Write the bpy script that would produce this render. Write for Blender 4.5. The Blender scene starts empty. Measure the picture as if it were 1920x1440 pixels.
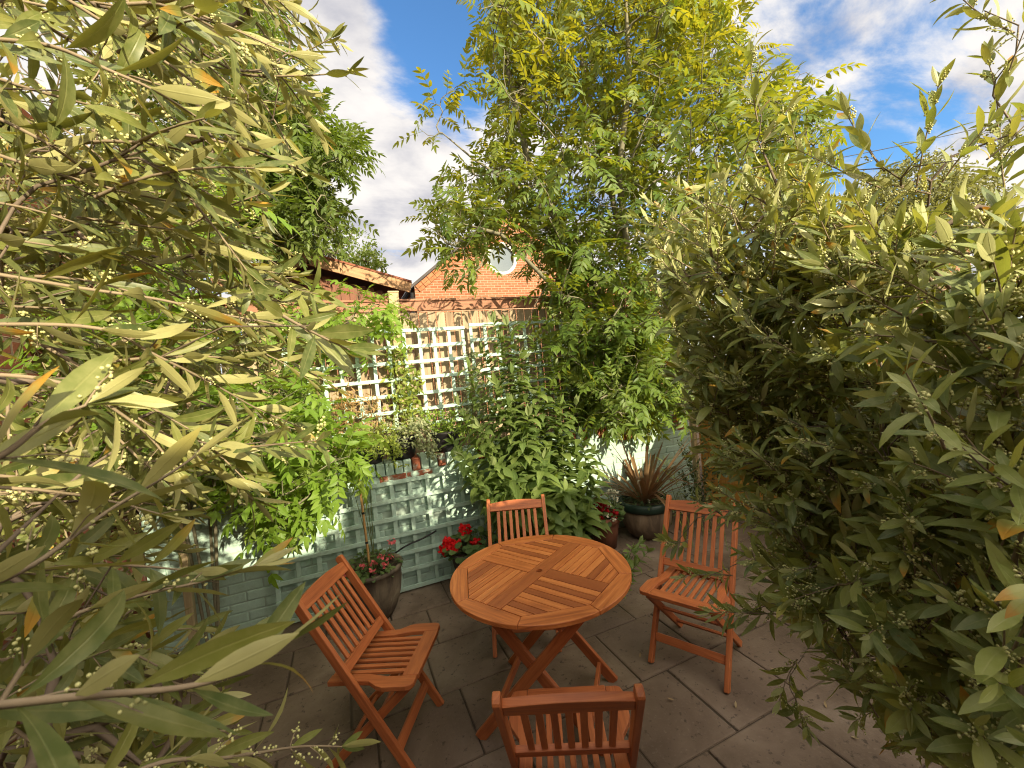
import bpy, math
import numpy as np
from mathutils import Vector, Matrix
SC = bpy.context.scene
COL = SC.collection
RNG = np.random.default_rng(11)
PI = math.pi

# ------------------------------------------------------------------ camera
# garden frame: x along the painted wall, y away from the camera towards it, z up (metres)
H = 1.78
FPX, PIT, ROL, YAW = 769.6, 0.0252, -0.0972, 0.3886
def _cam():
    fw = np.array([0, math.cos(PIT), -math.sin(PIT)]); up = np.array([0, math.sin(PIT), math.cos(PIT)]); rt = np.array([1., 0, 0])
    r2 = math.cos(ROL)*rt + math.sin(ROL)*up; u2 = -math.sin(ROL)*rt + math.cos(ROL)*up
    c, s = math.cos(YAW), math.sin(YAW)
    M = np.array([[c, s, 0], [-s, c, 0], [0, 0, 1.]])
    return M@fw, M@r2, M@u2
FW, RT, UP = _cam()
EYE = np.array([0, 0, H])
def ray(x, y): return FW + RT*(x-960)/FPX - UP*(y-720)/FPX
def at(x, y, d): return EYE + ray(x, y)*d
def ony(x, y, Y):
    r = ray(x, y); return EYE + r*(Y/r[1])
cam_d = bpy.data.cameras.new('camera'); cam = bpy.data.objects.new('camera', cam_d); COL.objects.link(cam)
cam_d.sensor_width = 36; cam_d.lens = 36*FPX/1920; cam_d.clip_start = 0.02; cam_d.clip_end = 2000
cam_d.dof.use_dof = True; cam_d.dof.focus_distance = 2.4; cam_d.dof.aperture_fstop = 16
m = Matrix.Identity(4)
for i in range(3):
    m[i][0], m[i][1], m[i][2], m[i][3] = RT[i], UP[i], -FW[i], EYE[i]
cam.matrix_world = m
SC.camera = cam

# ------------------------------------------------------------------ light
SUN_EL, SUN_AZ = math.radians(20), math.radians(164)          # azimuth from +y towards +x: behind the camera, to the right
SUND = np.array([math.sin(SUN_AZ)*math.cos(SUN_EL), math.cos(SUN_AZ)*math.cos(SUN_EL), math.sin(SUN_EL)])
sun_d = bpy.data.lights.new('sun', 'SUN'); sun_d.energy = 5.0; sun_d.angle = math.radians(0.5); sun_d.color = (1.0, 0.87, 0.60)
sun = bpy.data.objects.new('sun', sun_d); COL.objects.link(sun)
sun.rotation_euler = Vector(SUND).to_track_quat('Z', 'Y').to_euler()
SC.view_settings.view_transform = 'Standard'; SC.view_settings.look = 'None'
SC.view_settings.exposure = 1.0; SC.view_settings.gamma = 1.0
SC.render.engine = 'CYCLES'
SC.cycles.use_denoising = True; SC.cycles.denoising_prefilter = 'ACCURATE'; SC.cycles.filter_width = 1.1
SC.cycles.max_bounces = 7; SC.cycles.diffuse_bounces = 4; SC.cycles.glossy_bounces = 2; SC.cycles.transmission_bounces = 4
SC.cycles.caustics_reflective = False; SC.cycles.caustics_refractive = False
SC.cycles.sample_clamp_indirect = 6

def nd(nt, t, ins=None, **props):
    n = nt.nodes.new(t)
    for k, v in props.items(): setattr(n, k, v)
    for k, v in (ins or {}).items():
        if hasattr(v, 'is_output') or isinstance(v, bpy.types.NodeSocket): nt.links.new(v, n.inputs[k])
        else: n.inputs[k].default_value = v
    return n
def mth(nt, op, a, b=0.0, c=None, clamp=False):
    n = nd(nt, 'ShaderNodeMath', {0: a, 1: b}, operation=op, use_clamp=clamp)
    if c is not None:
        if isinstance(c, bpy.types.NodeSocket): nt.links.new(c, n.inputs[2])
        else: n.inputs[2].default_value = c
    return n.outputs[0]
def mixc(nt, f, a, b, blend='MIX'):
    n = nt.nodes.new('ShaderNodeMix'); n.data_type = 'RGBA'; n.blend_type = blend
    for i, v in ((0, f), (6, a), (7, b)):
        if isinstance(v, bpy.types.NodeSocket): nt.links.new(v, n.inputs[i])
        else: n.inputs[i].default_value = (*v, 1) if (i and len(v) == 3) else v
    return n.outputs[2]
def ramp(nt, f, stops, interp='LINEAR'):
    n = nt.nodes.new('ShaderNodeValToRGB'); nt.links.new(f, n.inputs[0]); e = n.color_ramp.elements
    n.color_ramp.interpolation = interp
    while len(e) < len(stops): e.new(0.5)
    for q, (p, c) in zip(e, stops):
        q.position = p; q.color = (*c, 1) if len(c) == 3 else c
    return n.outputs[0]
def smooth(nt, v, a, b):
    n = nd(nt, 'ShaderNodeMapRange', {0: v, 1: a, 2: b, 3: 0.0, 4: 1.0}, interpolation_type='SMOOTHSTEP'); return n.outputs[0]

W = bpy.data.worlds.new('World'); SC.world = W; W.use_nodes = True
nt = W.node_tree; nt.nodes.clear()
sky = nd(nt, 'ShaderNodeTexSky', sky_type='NISHITA', sun_disc=False, sun_elevation=SUN_EL, sun_rotation=SUN_AZ, air_density=1.0, dust_density=0.3, ozone_density=3.0)
tc = nd(nt, 'ShaderNodeTexCoord').outputs['Generated']
sx = nd(nt, 'ShaderNodeSeparateXYZ', {0: tc}).outputs
den = mth(nt, 'ADD', mth(nt, 'MAXIMUM', sx[2], 0.0), 0.22)
pl = nd(nt, 'ShaderNodeCombineXYZ', {0: mth(nt, 'DIVIDE', sx[0], den), 1: mth(nt, 'DIVIDE', sx[1], den), 2: 0.0}).outputs[0]
mp = nd(nt, 'ShaderNodeMapping', {0: pl, 'Rotation': (0, 0, 0.75), 'Scale': (0.9, 1.7, 1), 'Location': (0.37, 0.9, 0)}).outputs[0]
n1 = nd(nt, 'ShaderNodeTexNoise', {'Vector': mp, 'Scale': 2.3, 'Detail': 10.0, 'Roughness': 0.6, 'Distortion': 0.25}).outputs[0]
n2 = nd(nt, 'ShaderNodeTexNoise', {'Vector': pl, 'Scale': 2.6, 'Detail': 7.0, 'Roughness': 0.55, 'Distortion': 0.2}).outputs[0]
cov = n1
for (hx, hy, r, k) in ((850, 110, 0.13, .26), (880, 30, .14, .20), (1090, 40, 0.15, .22), (1660, 130, 0.26, .075), (1560, 250, 0.14, .10), (1640, 90, .08, .05), (1380, 330, .18, .08),
                       (620, 200, 0.34, -.16), (1780, 330, 0.24, -.10), (1420, 30, 0.20, -.06)):
    dv = ray(hx, hy); dv = dv/np.linalg.norm(dv)
    dt = nd(nt, 'ShaderNodeVectorMath', {0: nd(nt, 'ShaderNodeVectorMath', {0: tc}, operation='NORMALIZE').outputs[0], 1: tuple(dv)}, operation='DOT_PRODUCT').outputs['Value']
    hole = smooth(nt, dt, math.cos(r*1.5), math.cos(r*0.25))
    cov = mth(nt, 'MULTIPLY_ADD', hole, -k, cov)
cf = smooth(nt, cov, 0.31, 0.53)
shade = smooth(nt, mth(nt, 'MULTIPLY_ADD', n2, 0.65, mth(nt, 'MULTIPLY', n1, 0.35)), 0.34, 0.56)
ccol = mixc(nt, shade, (0.29, 0.295, 0.345), (0.62, 0.59, 0.56))
# cloud glow round the low sun, behind the viewpoint, added to lift the shade
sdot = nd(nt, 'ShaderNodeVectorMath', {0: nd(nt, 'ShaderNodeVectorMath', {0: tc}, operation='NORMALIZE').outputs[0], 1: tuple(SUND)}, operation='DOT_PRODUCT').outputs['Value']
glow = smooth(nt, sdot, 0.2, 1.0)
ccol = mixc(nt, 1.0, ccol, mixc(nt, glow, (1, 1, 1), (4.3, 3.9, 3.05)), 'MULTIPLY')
skyc = mixc(nt, 1.0, sky.outputs[0], (0.85, 1.2, 1.4), 'MULTIPLY')
b1 = nd(nt, 'ShaderNodeBackground', {0: skyc, 1: 0.10})
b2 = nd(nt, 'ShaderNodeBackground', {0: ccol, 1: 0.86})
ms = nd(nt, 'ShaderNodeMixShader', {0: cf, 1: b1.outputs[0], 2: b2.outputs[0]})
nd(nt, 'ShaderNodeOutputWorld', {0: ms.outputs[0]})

# ------------------------------------------------------------------ mesh helpers
def nrmz(v): return v/np.maximum(np.linalg.norm(v, axis=-1, keepdims=True), 1e-9)
def finish(o, parent):
    COL.objects.link(o)
    if parent is not None: o.parent = parent
    return o
class MB:
    """collects shapes; build() links them as ONE mesh object"""
    def __init__(s): s.V = []; s.n = 0; s.F = {}; 
    def add(s, V, F, uv=None, rnd=0.5):
        V = np.asarray(V, float); F = np.asarray(F, int); k = F.shape[1]
        if uv is None: uv = np.zeros((len(F), k, 2))
        r = np.broadcast_to(np.asarray(rnd, float), (len(F),))
        s.F.setdefault(k, []).append((F + s.n, uv, r)); s.V.append(V); s.n += len(V)
    def box(s, c, size, axes=None, rnd=None, off=None):
        A = np.eye(3) if axes is None else np.asarray(axes, float)
        h = np.asarray(size, float)/2
        L = np.array([[x, y, z] for x in (-1, 1) for y in (-1, 1) for z in (-1, 1)])*h
        V = np.asarray(c, float) + L@A
        F = np.array([[0, 1, 3, 2], [4, 6, 7, 5], [0, 4, 5, 1], [2, 3, 7, 6], [0, 2, 6, 4], [1, 5, 7, 3]])
        g = int(np.argmax(h)); o1, o2 = [i for i in range(3) if i != g]
        r = RNG.random() if rnd is None else rnd
        ofs = np.array([r*37.7, r*91.3])
        uv = np.stack([L[F][..., g], L[F][..., o1] + L[F][..., o2]*1.0], -1) + ofs
        s.add(V, F, uv, r)
    def beam(s, a, b, w, t, wdir, rnd=None):
        """straight bar from a to b; w across along wdir, t the other way"""
        a = np.asarray(a, float); b = np.asarray(b, float); x = b-a; L = np.linalg.norm(x); x = x/L
        y = np.asarray(wdir, float); y = y - x*(y@x); y /= np.linalg.norm(y); z = np.cross(x, y)
        s.box((a+b)/2, (L, w, t), (x, y, z), rnd)
    def prism(s, poly, o, ax, ay, az, t, grain=(1, 0), rnd=None):
        """polygon (counter-clockwise in ax,ay) extruded along az by t"""
        P = np.asarray(poly, float); n = len(P); o = np.asarray(o, float); ax = np.asarray(ax, float); ay = np.asarray(ay, float); az = np.asarray(az, float)
        bot = o + P[:, :1]*ax + P[:, 1:]*ay; top = bot + az*t
        V = np.concatenate([bot, top]); r = RNG.random() if rnd is None else rnd
        g = np.array(grain, float); g /= np.linalg.norm(g); gp = np.array([-g[1], g[0]])
        q = np.stack([P@g, P@gp], -1) + np.array([r*37.7, r*91.3])
        s.F.setdefault(n, []).append((np.array([list(range(n-1, -1, -1)), list(range(n, 2*n))]) + s.n, np.stack([q[::-1], q]), np.array([r, r])))
        idx = np.arange(n); j = (idx+1) % n
        F = np.stack([idx, j, j+n, idx+n], -1)
        uv = np.stack([q[idx], q[j], q[j]+[0, t], q[idx]+[0, t]], 1)
        s.F.setdefault(4, []).append((F + s.n, uv, np.full(n, r)))
        s.V.append(V); s.n += len(V)
    def tube(s, P, R, sides=6, rnd=0.5, cap=True):
        P = np.asarray(P, float); K = len(P); R = np.broadcast_to(np.asarray(R, float), (K,))
        T = nrmz(np.gradient(P, axis=0)); ref = np.array([0.31, 0.21, 0.93]) if abs(nrmz(P[-1]-P[0])[2]) < .8 else np.array([0.9, 0.3, 0.1])
        N = nrmz(np.cross(T, ref)); B = np.cross(T, N)
        a = np.arange(sides)*2*PI/sides
        V = P[:, None] + R[:, None, None]*(np.cos(a)[None, :, None]*N[:, None] + np.sin(a)[None, :, None]*B[:, None])
        V = V.reshape(-1, 3)
        i, j = np.meshgrid(np.arange(K-1), np.arange(sides), indexing='ij'); jn = (j+1) % sides
        F = np.stack([i*sides+j, i*sides+jn, (i+1)*sides+jn, (i+1)*sides+j], -1).reshape(-1, 4)
        Ls = np.concatenate([[0], np.cumsum(np.linalg.norm(np.diff(P, axis=0), axis=1))])
        u = lambda ii: Ls[ii]
        uv = np.stack([np.stack([u(i), j/sides], -1), np.stack([u(i), (j+1)/sides], -1), np.stack([u(i+1), (j+1)/sides], -1), np.stack([u(i+1), j/sides], -1)], 2).reshape(-1, 4, 2)
        n0 = s.n
        s.add(V, F, uv, rnd)
        if cap:
            s.F.setdefault(sides, []).append((np.array([np.arange(sides)[::-1], np.arange(sides) + (K-1)*sides]) + n0, np.zeros((2, sides, 2)), np.full(2, rnd)))
    def lathe(s, prof, c, sides=40, rnd=0.5, squash=(1, 1)):
        prof = np.asarray(prof, float); K = len(prof); a = np.arange(sides)*2*PI/sides
        V = np.stack([prof[:, :1]*np.cos(a)*squash[0], prof[:, :1]*np.sin(a)*squash[1], np.repeat(prof[:, 1:], sides, 1)], -1).reshape(-1, 3) + np.asarray(c, float)
        i, j = np.meshgrid(np.arange(K-1), np.arange(sides), indexing='ij'); jn = (j+1) % sides
        F = np.stack([i*sides+j, i*sides+jn, (i+1)*sides+jn, (i+1)*sides+j], -1).reshape(-1, 4)
        s.add(V, F, None, rnd)
    def blobs(s, C, R, rnd=0.5, sub=0):
        V0, F0 = ICO if not sub else ICO2
        C = np.asarray(C, float); R = np.broadcast_to(np.asarray(R, float), (len(C),))
        V = C[:, None] + V0[None]*R[:, None, None]
        F = F0[None] + (np.arange(len(C))*len(V0))[:, None, None]
        r = np.repeat(np.broadcast_to(np.asarray(rnd, float), (len(C),)), len(F0))
        s.add(V.reshape(-1, 3), F.reshape(-1, 3), None, r)
    def build(s, name, mat, parent=None, smooth=False, bevel=0, seg=2):
        me = bpy.data.meshes.new(name)
        V = np.concatenate(s.V).astype(np.float32)
        me.vertices.add(len(V)); me.vertices.foreach_set('co', V.ravel())
        li = []; tot = []; uvs = []; rn = []
        for k in sorted(s.F):
            for F, uv, r in s.F[k]:
                li.append(F.ravel()); tot.append(np.full(len(F), k)); uvs.append(uv.reshape(-1, 2)); rn.append(r)
        li = np.concatenate(li).astype(np.int32); tot = np.concatenate(tot).astype(np.int32)
        me.loops.add(len(li)); me.loops.foreach_set('vertex_index', li)
        me.polygons.add(len(tot)); me.polygons.foreach_set('loop_start', np.concatenate([[0], np.cumsum(tot)[:-1]]).astype(np.int32))
        me.polygons.foreach_set('loop_total', tot)
        me.polygons.foreach_set('use_smooth', np.full(len(tot), smooth))
        uvl = me.uv_layers.new(name='UVMap'); uvl.data.foreach_set('uv', np.concatenate(uvs).astype(np.float32).ravel())
        a = me.attributes.new('rnd', 'FLOAT', 'FACE'); a.data.foreach_set('value', np.concatenate(rn).astype(np.float32))
        me.update(calc_edges=True); me.validate()
        me.materials.append(mat)
        o = bpy.data.objects.new(name, me); finish(o, parent)
        if bevel:
            b = o.modifiers.new('bevel', 'BEVEL'); b.width = bevel; b.segments = seg; b.limit_method = 'ANGLE'; b.angle_limit = math.radians(40)
        return o
def _ico(sub):
    t = (1+5**.5)/2
    V = nrmz(np.array([[-1, t, 0], [1, t, 0], [-1, -t, 0], [1, -t, 0], [0, -1, t], [0, 1, t], [0, -1, -t], [0, 1, -t], [t, 0, -1], [t, 0, 1], [-t, 0, -1], [-t, 0, 1]], float))
    F = [[0, 11, 5], [0, 5, 1], [0, 1, 7], [0, 7, 10], [0, 10, 11], [1, 5, 9], [5, 11, 4], [11, 10, 2], [10, 7, 6], [7, 1, 8], [3, 9, 4], [3, 4, 2], [3, 2, 6], [3, 6, 8], [3, 8, 9], [4, 9, 5], [2, 4, 11], [6, 2, 10], [8, 6, 7], [9, 8, 1]]
    V = list(V)
    for _ in range(sub):
        mid = {}; G = []
        def m_(a, b):
            k = (min(a, b), max(a, b))
            if k not in mid: V.append(nrmz((V[a]+V[b])/2)); mid[k] = len(V)-1
            return mid[k]
        for a, b, c in F:
            x, y, z = m_(a, b), m_(b, c), m_(c, a); G += [[a, x, z], [b, y, x], [c, z, y], [x, y, z]]
        F = G
    return np.array(V), np.array(F)
ICO = _ico(0); ICO2 = _ico(1)

def tag(o, label=None, cat=None, group=None, kind=None):
    if label: o['label'] = label
    if cat: o['category'] = cat
    if group: o['group'] = group
    if kind: o['kind'] = kind
    return o
def thing(name, loc, label, cat, group=None, rz=0):
    o = bpy.data.objects.new(name, None); o.empty_display_size = 0.1; COL.objects.link(o)
    o.location = loc; o.rotation_euler = (0, 0, rz)
    return tag(o, label, cat, group)
def dup(root, loc, rz, label):
    r = root.copy(); COL.objects.link(r); r.location = loc; r.rotation_euler = (0, 0, rz); r['label'] = label
    for ch in list(root.children):
        c = ch.copy(); COL.objects.link(c); c.parent = r
        for g in list(ch.children):
            d = g.copy(); COL.objects.link(d); d.parent = c
    return r

# leaves: vectorised blades (K stations along, 3 across), stored as one mesh part
class Leaves:
    def __init__(s): s.a = []
    def add(s, base, dirn, nrm, L, Wd, curl, rnd):
        base = np.atleast_2d(base); n = len(base)
        f = lambda v: np.broadcast_to(np.asarray(v, float), (n,))
        s.a.append((base, nrmz(np.atleast_2d(dirn)), np.atleast_2d(nrm), f(L), f(Wd), f(curl), f(rnd)))
    def arrays(s): return [np.concatenate([np.broadcast_to(q[i], (len(q[0]),)+q[i].shape[1:]) if i in (1, 2) else q[i] for q in s.a]) for i in range(7)]
    def build(s, name, mat, parent, prof, fold=0.25, wav=0.0):
        B, D, N, L, Wd, C, R = s.arrays()
        n = len(B); K = len(prof); st = np.array([p[0] for p in prof]); hw = np.array([p[1] for p in prof])
        N = nrmz(N - D*np.sum(N*D, 1, keepdims=True)); S = np.cross(D, N)
        c = np.where(np.abs(C) < 1e-3, 1e-3, C)[:, None]
        al = np.sin(c*st)/c; pp = (1-np.cos(c*st))/c
        Cn = B[:, None] + D[:, None]*(al*L[:, None])[..., None] - N[:, None]*(pp*L[:, None])[..., None]
        Nl = N[:, None]*np.cos(c*st)[..., None] + D[:, None]*np.sin(c*st)[..., None]
        w = (hw[None]*Wd[:, None]*0.5)
        ww = 0
        if wav: ww = wav*np.sin(st*11+R[:, None]*40)[..., None]*w[..., None]*Nl
        Lf = Cn + S[:, None]*w[..., None] + Nl*(w*fold)[..., None] + ww
        Rt = Cn - S[:, None]*w[..., None] + Nl*(w*fold)[..., None] - ww
        V = np.stack([Lf, Cn, Rt], 2).reshape(-1, 3)
        i, j = np.meshgrid(np.arange(K-1), np.arange(2), indexing='ij')
        T = np.stack([i*3+j, (i+1)*3+j, (i+1)*3+j+1, i*3+j+1], -1).reshape(-1, 4)
        F = (T[None] + (np.arange(n)*K*3)[:, None, None]).reshape(-1, 4)
        me = bpy.data.meshes.new(name)
        me.vertices.add(len(V)); me.vertices.foreach_set('co', V.astype(np.float32).ravel())
        me.loops.add(F.size); me.loops.foreach_set('vertex_index', F.astype(np.int32).ravel())
        me.polygons.add(len(F)); me.polygons.foreach_set('loop_start', (np.arange(len(F))*4).astype(np.int32)); me.polygons.foreach_set('loop_total', np.full(len(F), 4, np.int32))
        me.polygons.foreach_set('use_smooth', np.ones(len(F), bool))
        lc = np.stack([np.repeat(R, K*3), np.tile(np.repeat(st, 3), n), np.tile(np.tile([-1., 0., 1.], K), n)], -1)
        a = me.attributes.new('leaf', 'FLOAT_VECTOR', 'POINT'); a.data.foreach_set('vector', lc.astype(np.float32).ravel())
        me.update(calc_edges=True)
        me.materials.append(mat)
        return finish(bpy.data.objects.new(name, me), parent)

LANCE = [(0, .06), (.08, .25), (.22, .72), (.4, .98), (.58, 1.0), (.75, .78), (.9, .36), (1, .03)]
LANCE_LO = [(0, .08), (.2, .7), (.45, 1.0), (.72, .8), (1, .04)]
OVATE = [(0, .1), (.15, .7), (.38, 1.0), (.65, .75), (.85, .3), (1, .03)]
OVATE_LO = [(0, .1), (.3, 1.0), (.65, .75), (1, .04)]
ROUND = [(0, .2), (.12, .75), (.35, 1.0), (.65, .98), (.88, .65), (1, .15)]
STRAP = [(0, .7), (.12, .85), (.3, 1), (.5, 1), (.7, .85), (.87, .5), (1, .03)]

# ------------------------------------------------------------------ materials
def mat(name):
    m = bpy.data.materials.new(name); m.use_nodes = True; m.node_tree.nodes.clear(); return m, m.node_tree
def out(nt, sh, disp=None):
    o = nd(nt, 'ShaderNodeOutputMaterial', {0: sh})
def attr(nt, name): return nd(nt, 'ShaderNodeAttribute', attribute_name=name)
def noise(nt, vec, scale, detail=4.0, rough=0.55, dist=0.0):
    i = {'Scale': scale, 'Detail': detail, 'Roughness': rough, 'Distortion': dist}
    if vec is not None: i['Vector'] = vec
    return nd(nt, 'ShaderNodeTexNoise', i).outputs[0]
def bump(nt, h, strength, dist): return nd(nt, 'ShaderNodeBump', {'Height': h, 'Strength': strength, 'Distance': dist}).outputs[0]
def objc(nt): return nd(nt, 'ShaderNodeTexCoord').outputs['Object']

def leaf_mat(name, cols, under, trans, tfac=0.35, rough=0.5, spots=0.0, vein=0.25, spec=0.4, yellow=None):
    m, nt = mat(name); s = nd(nt, 'ShaderNodeSeparateXYZ', {0: attr(nt, 'leaf').outputs['Vector']}).outputs
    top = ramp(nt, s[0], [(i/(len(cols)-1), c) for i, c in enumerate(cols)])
    nz = smooth(nt, noise(nt, objc(nt), 75, 5, 0.65), 0.35, 0.7)
    top = mixc(nt, mth(nt, 'MULTIPLY', nz, 0.32), top, under)
    mid = mth(nt, 'SUBTRACT', 1.0, smooth(nt, mth(nt, 'ABSOLUTE', s[2]), 0.0, 0.14))
    top = mixc(nt, mth(nt, 'MULTIPLY', mid, vein), top, under)
    gi = nd(nt, 'ShaderNodeNewGeometry').outputs['Backfacing']
    und = mixc(nt, mth(nt, 'MULTIPLY', nz, 0.4), under, tuple(c*0.7 for c in under))
    c = mixc(nt, gi, top, und)
    tcol = mixc(nt, s[0], trans, tuple(q*1.25 for q in (yellow or trans)))
    if spots:
        tip = mth(nt, 'MULTIPLY', smooth(nt, s[0], 1-spots, 1-spots+0.01), smooth(nt, mth(nt, 'ADD', s[1], mth(nt, 'MULTIPLY', noise(nt, objc(nt), 90, 3), 0.5)), 0.75, 1.15))
        c = mixc(nt, tip, c, (0.50, 0.20, 0.03)); tcol = mixc(nt, tip, tcol, (0.6, 0.25, 0.03))
        yl = mth(nt, 'MULTIPLY', smooth(nt, s[0], 1-spots*1.6, 1-spots*1.6+.01), smooth(nt, s[1], 0.15, 0.9))
        c = mixc(nt, mth(nt, 'MULTIPLY', yl, .5), c, (0.30, 0.24, 0.03))
    b = bump(nt, mth(nt, 'MULTIPLY', mid, -1.0), 0.3, 0.001)
    p = nd(nt, 'ShaderNodeBsdfPrincipled', {'Base Color': c, 'Roughness': rough, 'Specular IOR Level': spec, 'Normal': b})
    t = nd(nt, 'ShaderNodeBsdfTranslucent', {0: tcol})
    mx = nd(nt, 'ShaderNodeMixShader', {0: tfac, 1: p.outputs[0], 2: t.outputs[0]})
    out(nt, mx.outputs[0]); return m
def wood_mat(name, dark, mid, light, rough=0.45, grain=1.0, varied=0.5, worn=None):
    m, nt = mat(name)
    uv = nd(nt, 'ShaderNodeUVMap', uv_map='UVMap').outputs[0]
    r = attr(nt, 'rnd').outputs['Fac']
    mp = nd(nt, 'ShaderNodeMapping', {0: uv, 'Scale': (3.0, 46.0, 1)}).outputs[0]
    g = noise(nt, mp, 1.0*grain, 6, 0.6, 0.6)
    mp2 = nd(nt, 'ShaderNodeMapping', {0: uv, 'Scale': (9.0, 220.0, 1)}).outputs[0]
    g2 = noise(nt, mp2, 1.0, 3, 0.6)
    f = mth(nt, 'ADD', mth(nt, 'MULTIPLY', g, 0.75), mth(nt, 'MULTIPLY', g2, 0.25))
    c = ramp(nt, f, [(0.30, dark), (0.5, mid), (0.72, light)])
    c = mixc(nt, mth(nt, 'MULTIPLY', smooth(nt, r, 0.35, 1.0), varied), c, dark)
    c = mixc(nt, mth(nt, 'MULTIPLY', smooth(nt, r, 0.35, 0.0), varied*0.6), c, light)
    big = noise(nt, objc(nt), 5.0, 4)
    c = mixc(nt, mth(nt, 'MULTIPLY', smooth(nt, big, 0.5, 0.75), 0.35), c, worn or dark)
    p = nd(nt, 'ShaderNodeBsdfPrincipled', {'Base Color': c, 'Roughness': mth(nt, 'MULTIPLY_ADD', g, 0.25, rough-0.1), 'Specular IOR Level': 0.35, 'Normal': bump(nt, f, 0.25, 0.002)})
    out(nt, p.outputs[0]); return m
def plain(name, col, rough=0.6, var=0.25, scale=12.0, col2=None, bmp=0.15, spec=0.3, metal=0.0):
    m, nt = mat(name); o = objc(nt)
    n = noise(nt, o, scale, 5)
    r = attr(nt, 'rnd').outputs['Fac']
    c2 = col2 or tuple(x*0.55 for x in col)
    c = mixc(nt, mth(nt, 'MULTIPLY', smooth(nt, n, 0.4, 0.7), min(1, var*2)), col, c2)
    c = mixc(nt, mth(nt, 'MULTIPLY', r, var), c, c2)
    p = nd(nt, 'ShaderNodeBsdfPrincipled', {'Base Color': c, 'Roughness': rough, 'Specular IOR Level': spec, 'Metallic': metal, 'Normal': bump(nt, noise(nt, o, scale*5, 4), bmp, 0.004)})
    out(nt, p.outputs[0]); return m
def brick_mat(name, c1, c2, mortar, w=0.225, h=0.075, axis='XZ', dirt=0.3):
    m, nt = mat(name); o = objc(nt); s = nd(nt, 'ShaderNodeSeparateXYZ', {0: o}).outputs
    a, b = {'XZ': (s[0], s[2]), 'YZ': (s[1], s[2])}[axis]
    v = nd(nt, 'ShaderNodeCombineXYZ', {0: a, 1: b}).outputs[0]
    br = nd(nt, 'ShaderNodeTexBrick', {'Vector': v, 'Color1': (*c1, 1), 'Color2': (*c2, 1), 'Mortar': (*mortar, 1), 'Scale': 1.0, 'Mortar Size': 0.009, 'Mortar Smooth': 0.2, 'Bias': -0.1, 'Brick Width': w, 'Row Height': h})
    n = noise(nt, o, 3.0, 6); n3 = noise(nt, o, 40, 4)
    c = mixc(nt, mth(nt, 'MULTIPLY', smooth(nt, n, 0.45, 0.75), dirt), br.outputs[0], tuple(x*0.5 for x in c1))
    c = mixc(nt, mth(nt, 'MULTIPLY', n3, 0.35), c, tuple(x*0.6 for x in c2))
    hgt = mth(nt, 'ADD', mth(nt, 'MULTIPLY', br.outputs[1], -1.0), mth(nt, 'MULTIPLY', n3, 0.4))
    p = nd(nt, 'ShaderNodeBsdfPrincipled', {'Base Color': c, 'Roughness': 0.9, 'Specular IOR Level': 0.15, 'Normal': bump(nt, hgt, 0.6, 0.008)})
    out(nt, p.outputs[0]); return m
def painted_brick():
    m, nt = mat('painted_brick'); o = objc(nt); r = attr(nt, 'rnd').outputs['Fac']
    n = noise(nt, o, 7.0, 6, 0.6); n2 = noise(nt, o, 35.0, 5, 0.6); n4 = noise(nt, o, 2.2, 3)
    paint = mixc(nt, smooth(nt, n4, 0.35, 0.7), (0.41, 0.555, 0.485), (0.33, 0.46, 0.40))
    paint = mixc(nt, mth(nt, 'MULTIPLY', smooth(nt, n2, 0.5, 0.8), 0.4), paint, (0.25, 0.30, 0.24))
    brick = mixc(nt, n2, (0.34, 0.10, 0.05), (0.20, 0.07, 0.04))
    bare = smooth(nt, mth(nt, 'ADD', mth(nt, 'MULTIPLY', n, 0.5), mth(nt, 'MULTIPLY', r, 0.62)), 0.80, 0.86)
    c = mixc(nt, bare, paint, brick)
    p = nd(nt, 'ShaderNodeBsdfPrincipled', {'Base Color': c, 'Roughness': 0.7, 'Specular IOR Level': 0.25, 'Normal': bump(nt, mth(nt, 'ADD', n2, n), 0.5, 0.006)})
    out(nt, p.outputs[0]); return m
def paving_mat():
    m, nt = mat('paving_stone'); o = objc(nt); r = attr(nt, 'rnd').outputs['Fac']
    big = noise(nt, o, 2.3, 6, 0.6, 0.4); fine = noise(nt, o, 60, 5, 0.65); sp = noise(nt, o, 24, 4, 0.7)
    c = ramp(nt, big, [(0.3, (0.085, 0.060, 0.042)), (0.5, (0.165, 0.122, 0.090)), (0.7, (0.245, 0.192, 0.148))])
    c = mixc(nt, mth(nt, 'MULTIPLY', r, 0.45), c, (0.12, 0.085, 0.062))
    c = mixc(nt, mth(nt, 'MULTIPLY', smooth(nt, sp, 0.57, 0.68), 0.7), c, (0.035, 0.027, 0.020))
    c = mixc(nt, mth(nt, 'MULTIPLY', smooth(nt, fine, 0.55, 0.8), 0.4), c, (0.27, 0.22, 0.18))
    p = nd(nt, 'ShaderNodeBsdfPrincipled', {'Base Color': c, 'Roughness': 0.82, 'Specular IOR Level': 0.3, 'Normal': bump(nt, mth(nt, 'ADD', mth(nt, 'MULTIPLY', big, 2.0), fine), 0.45, 0.006)})
    out(nt, p.outputs[0]); return m
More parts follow.
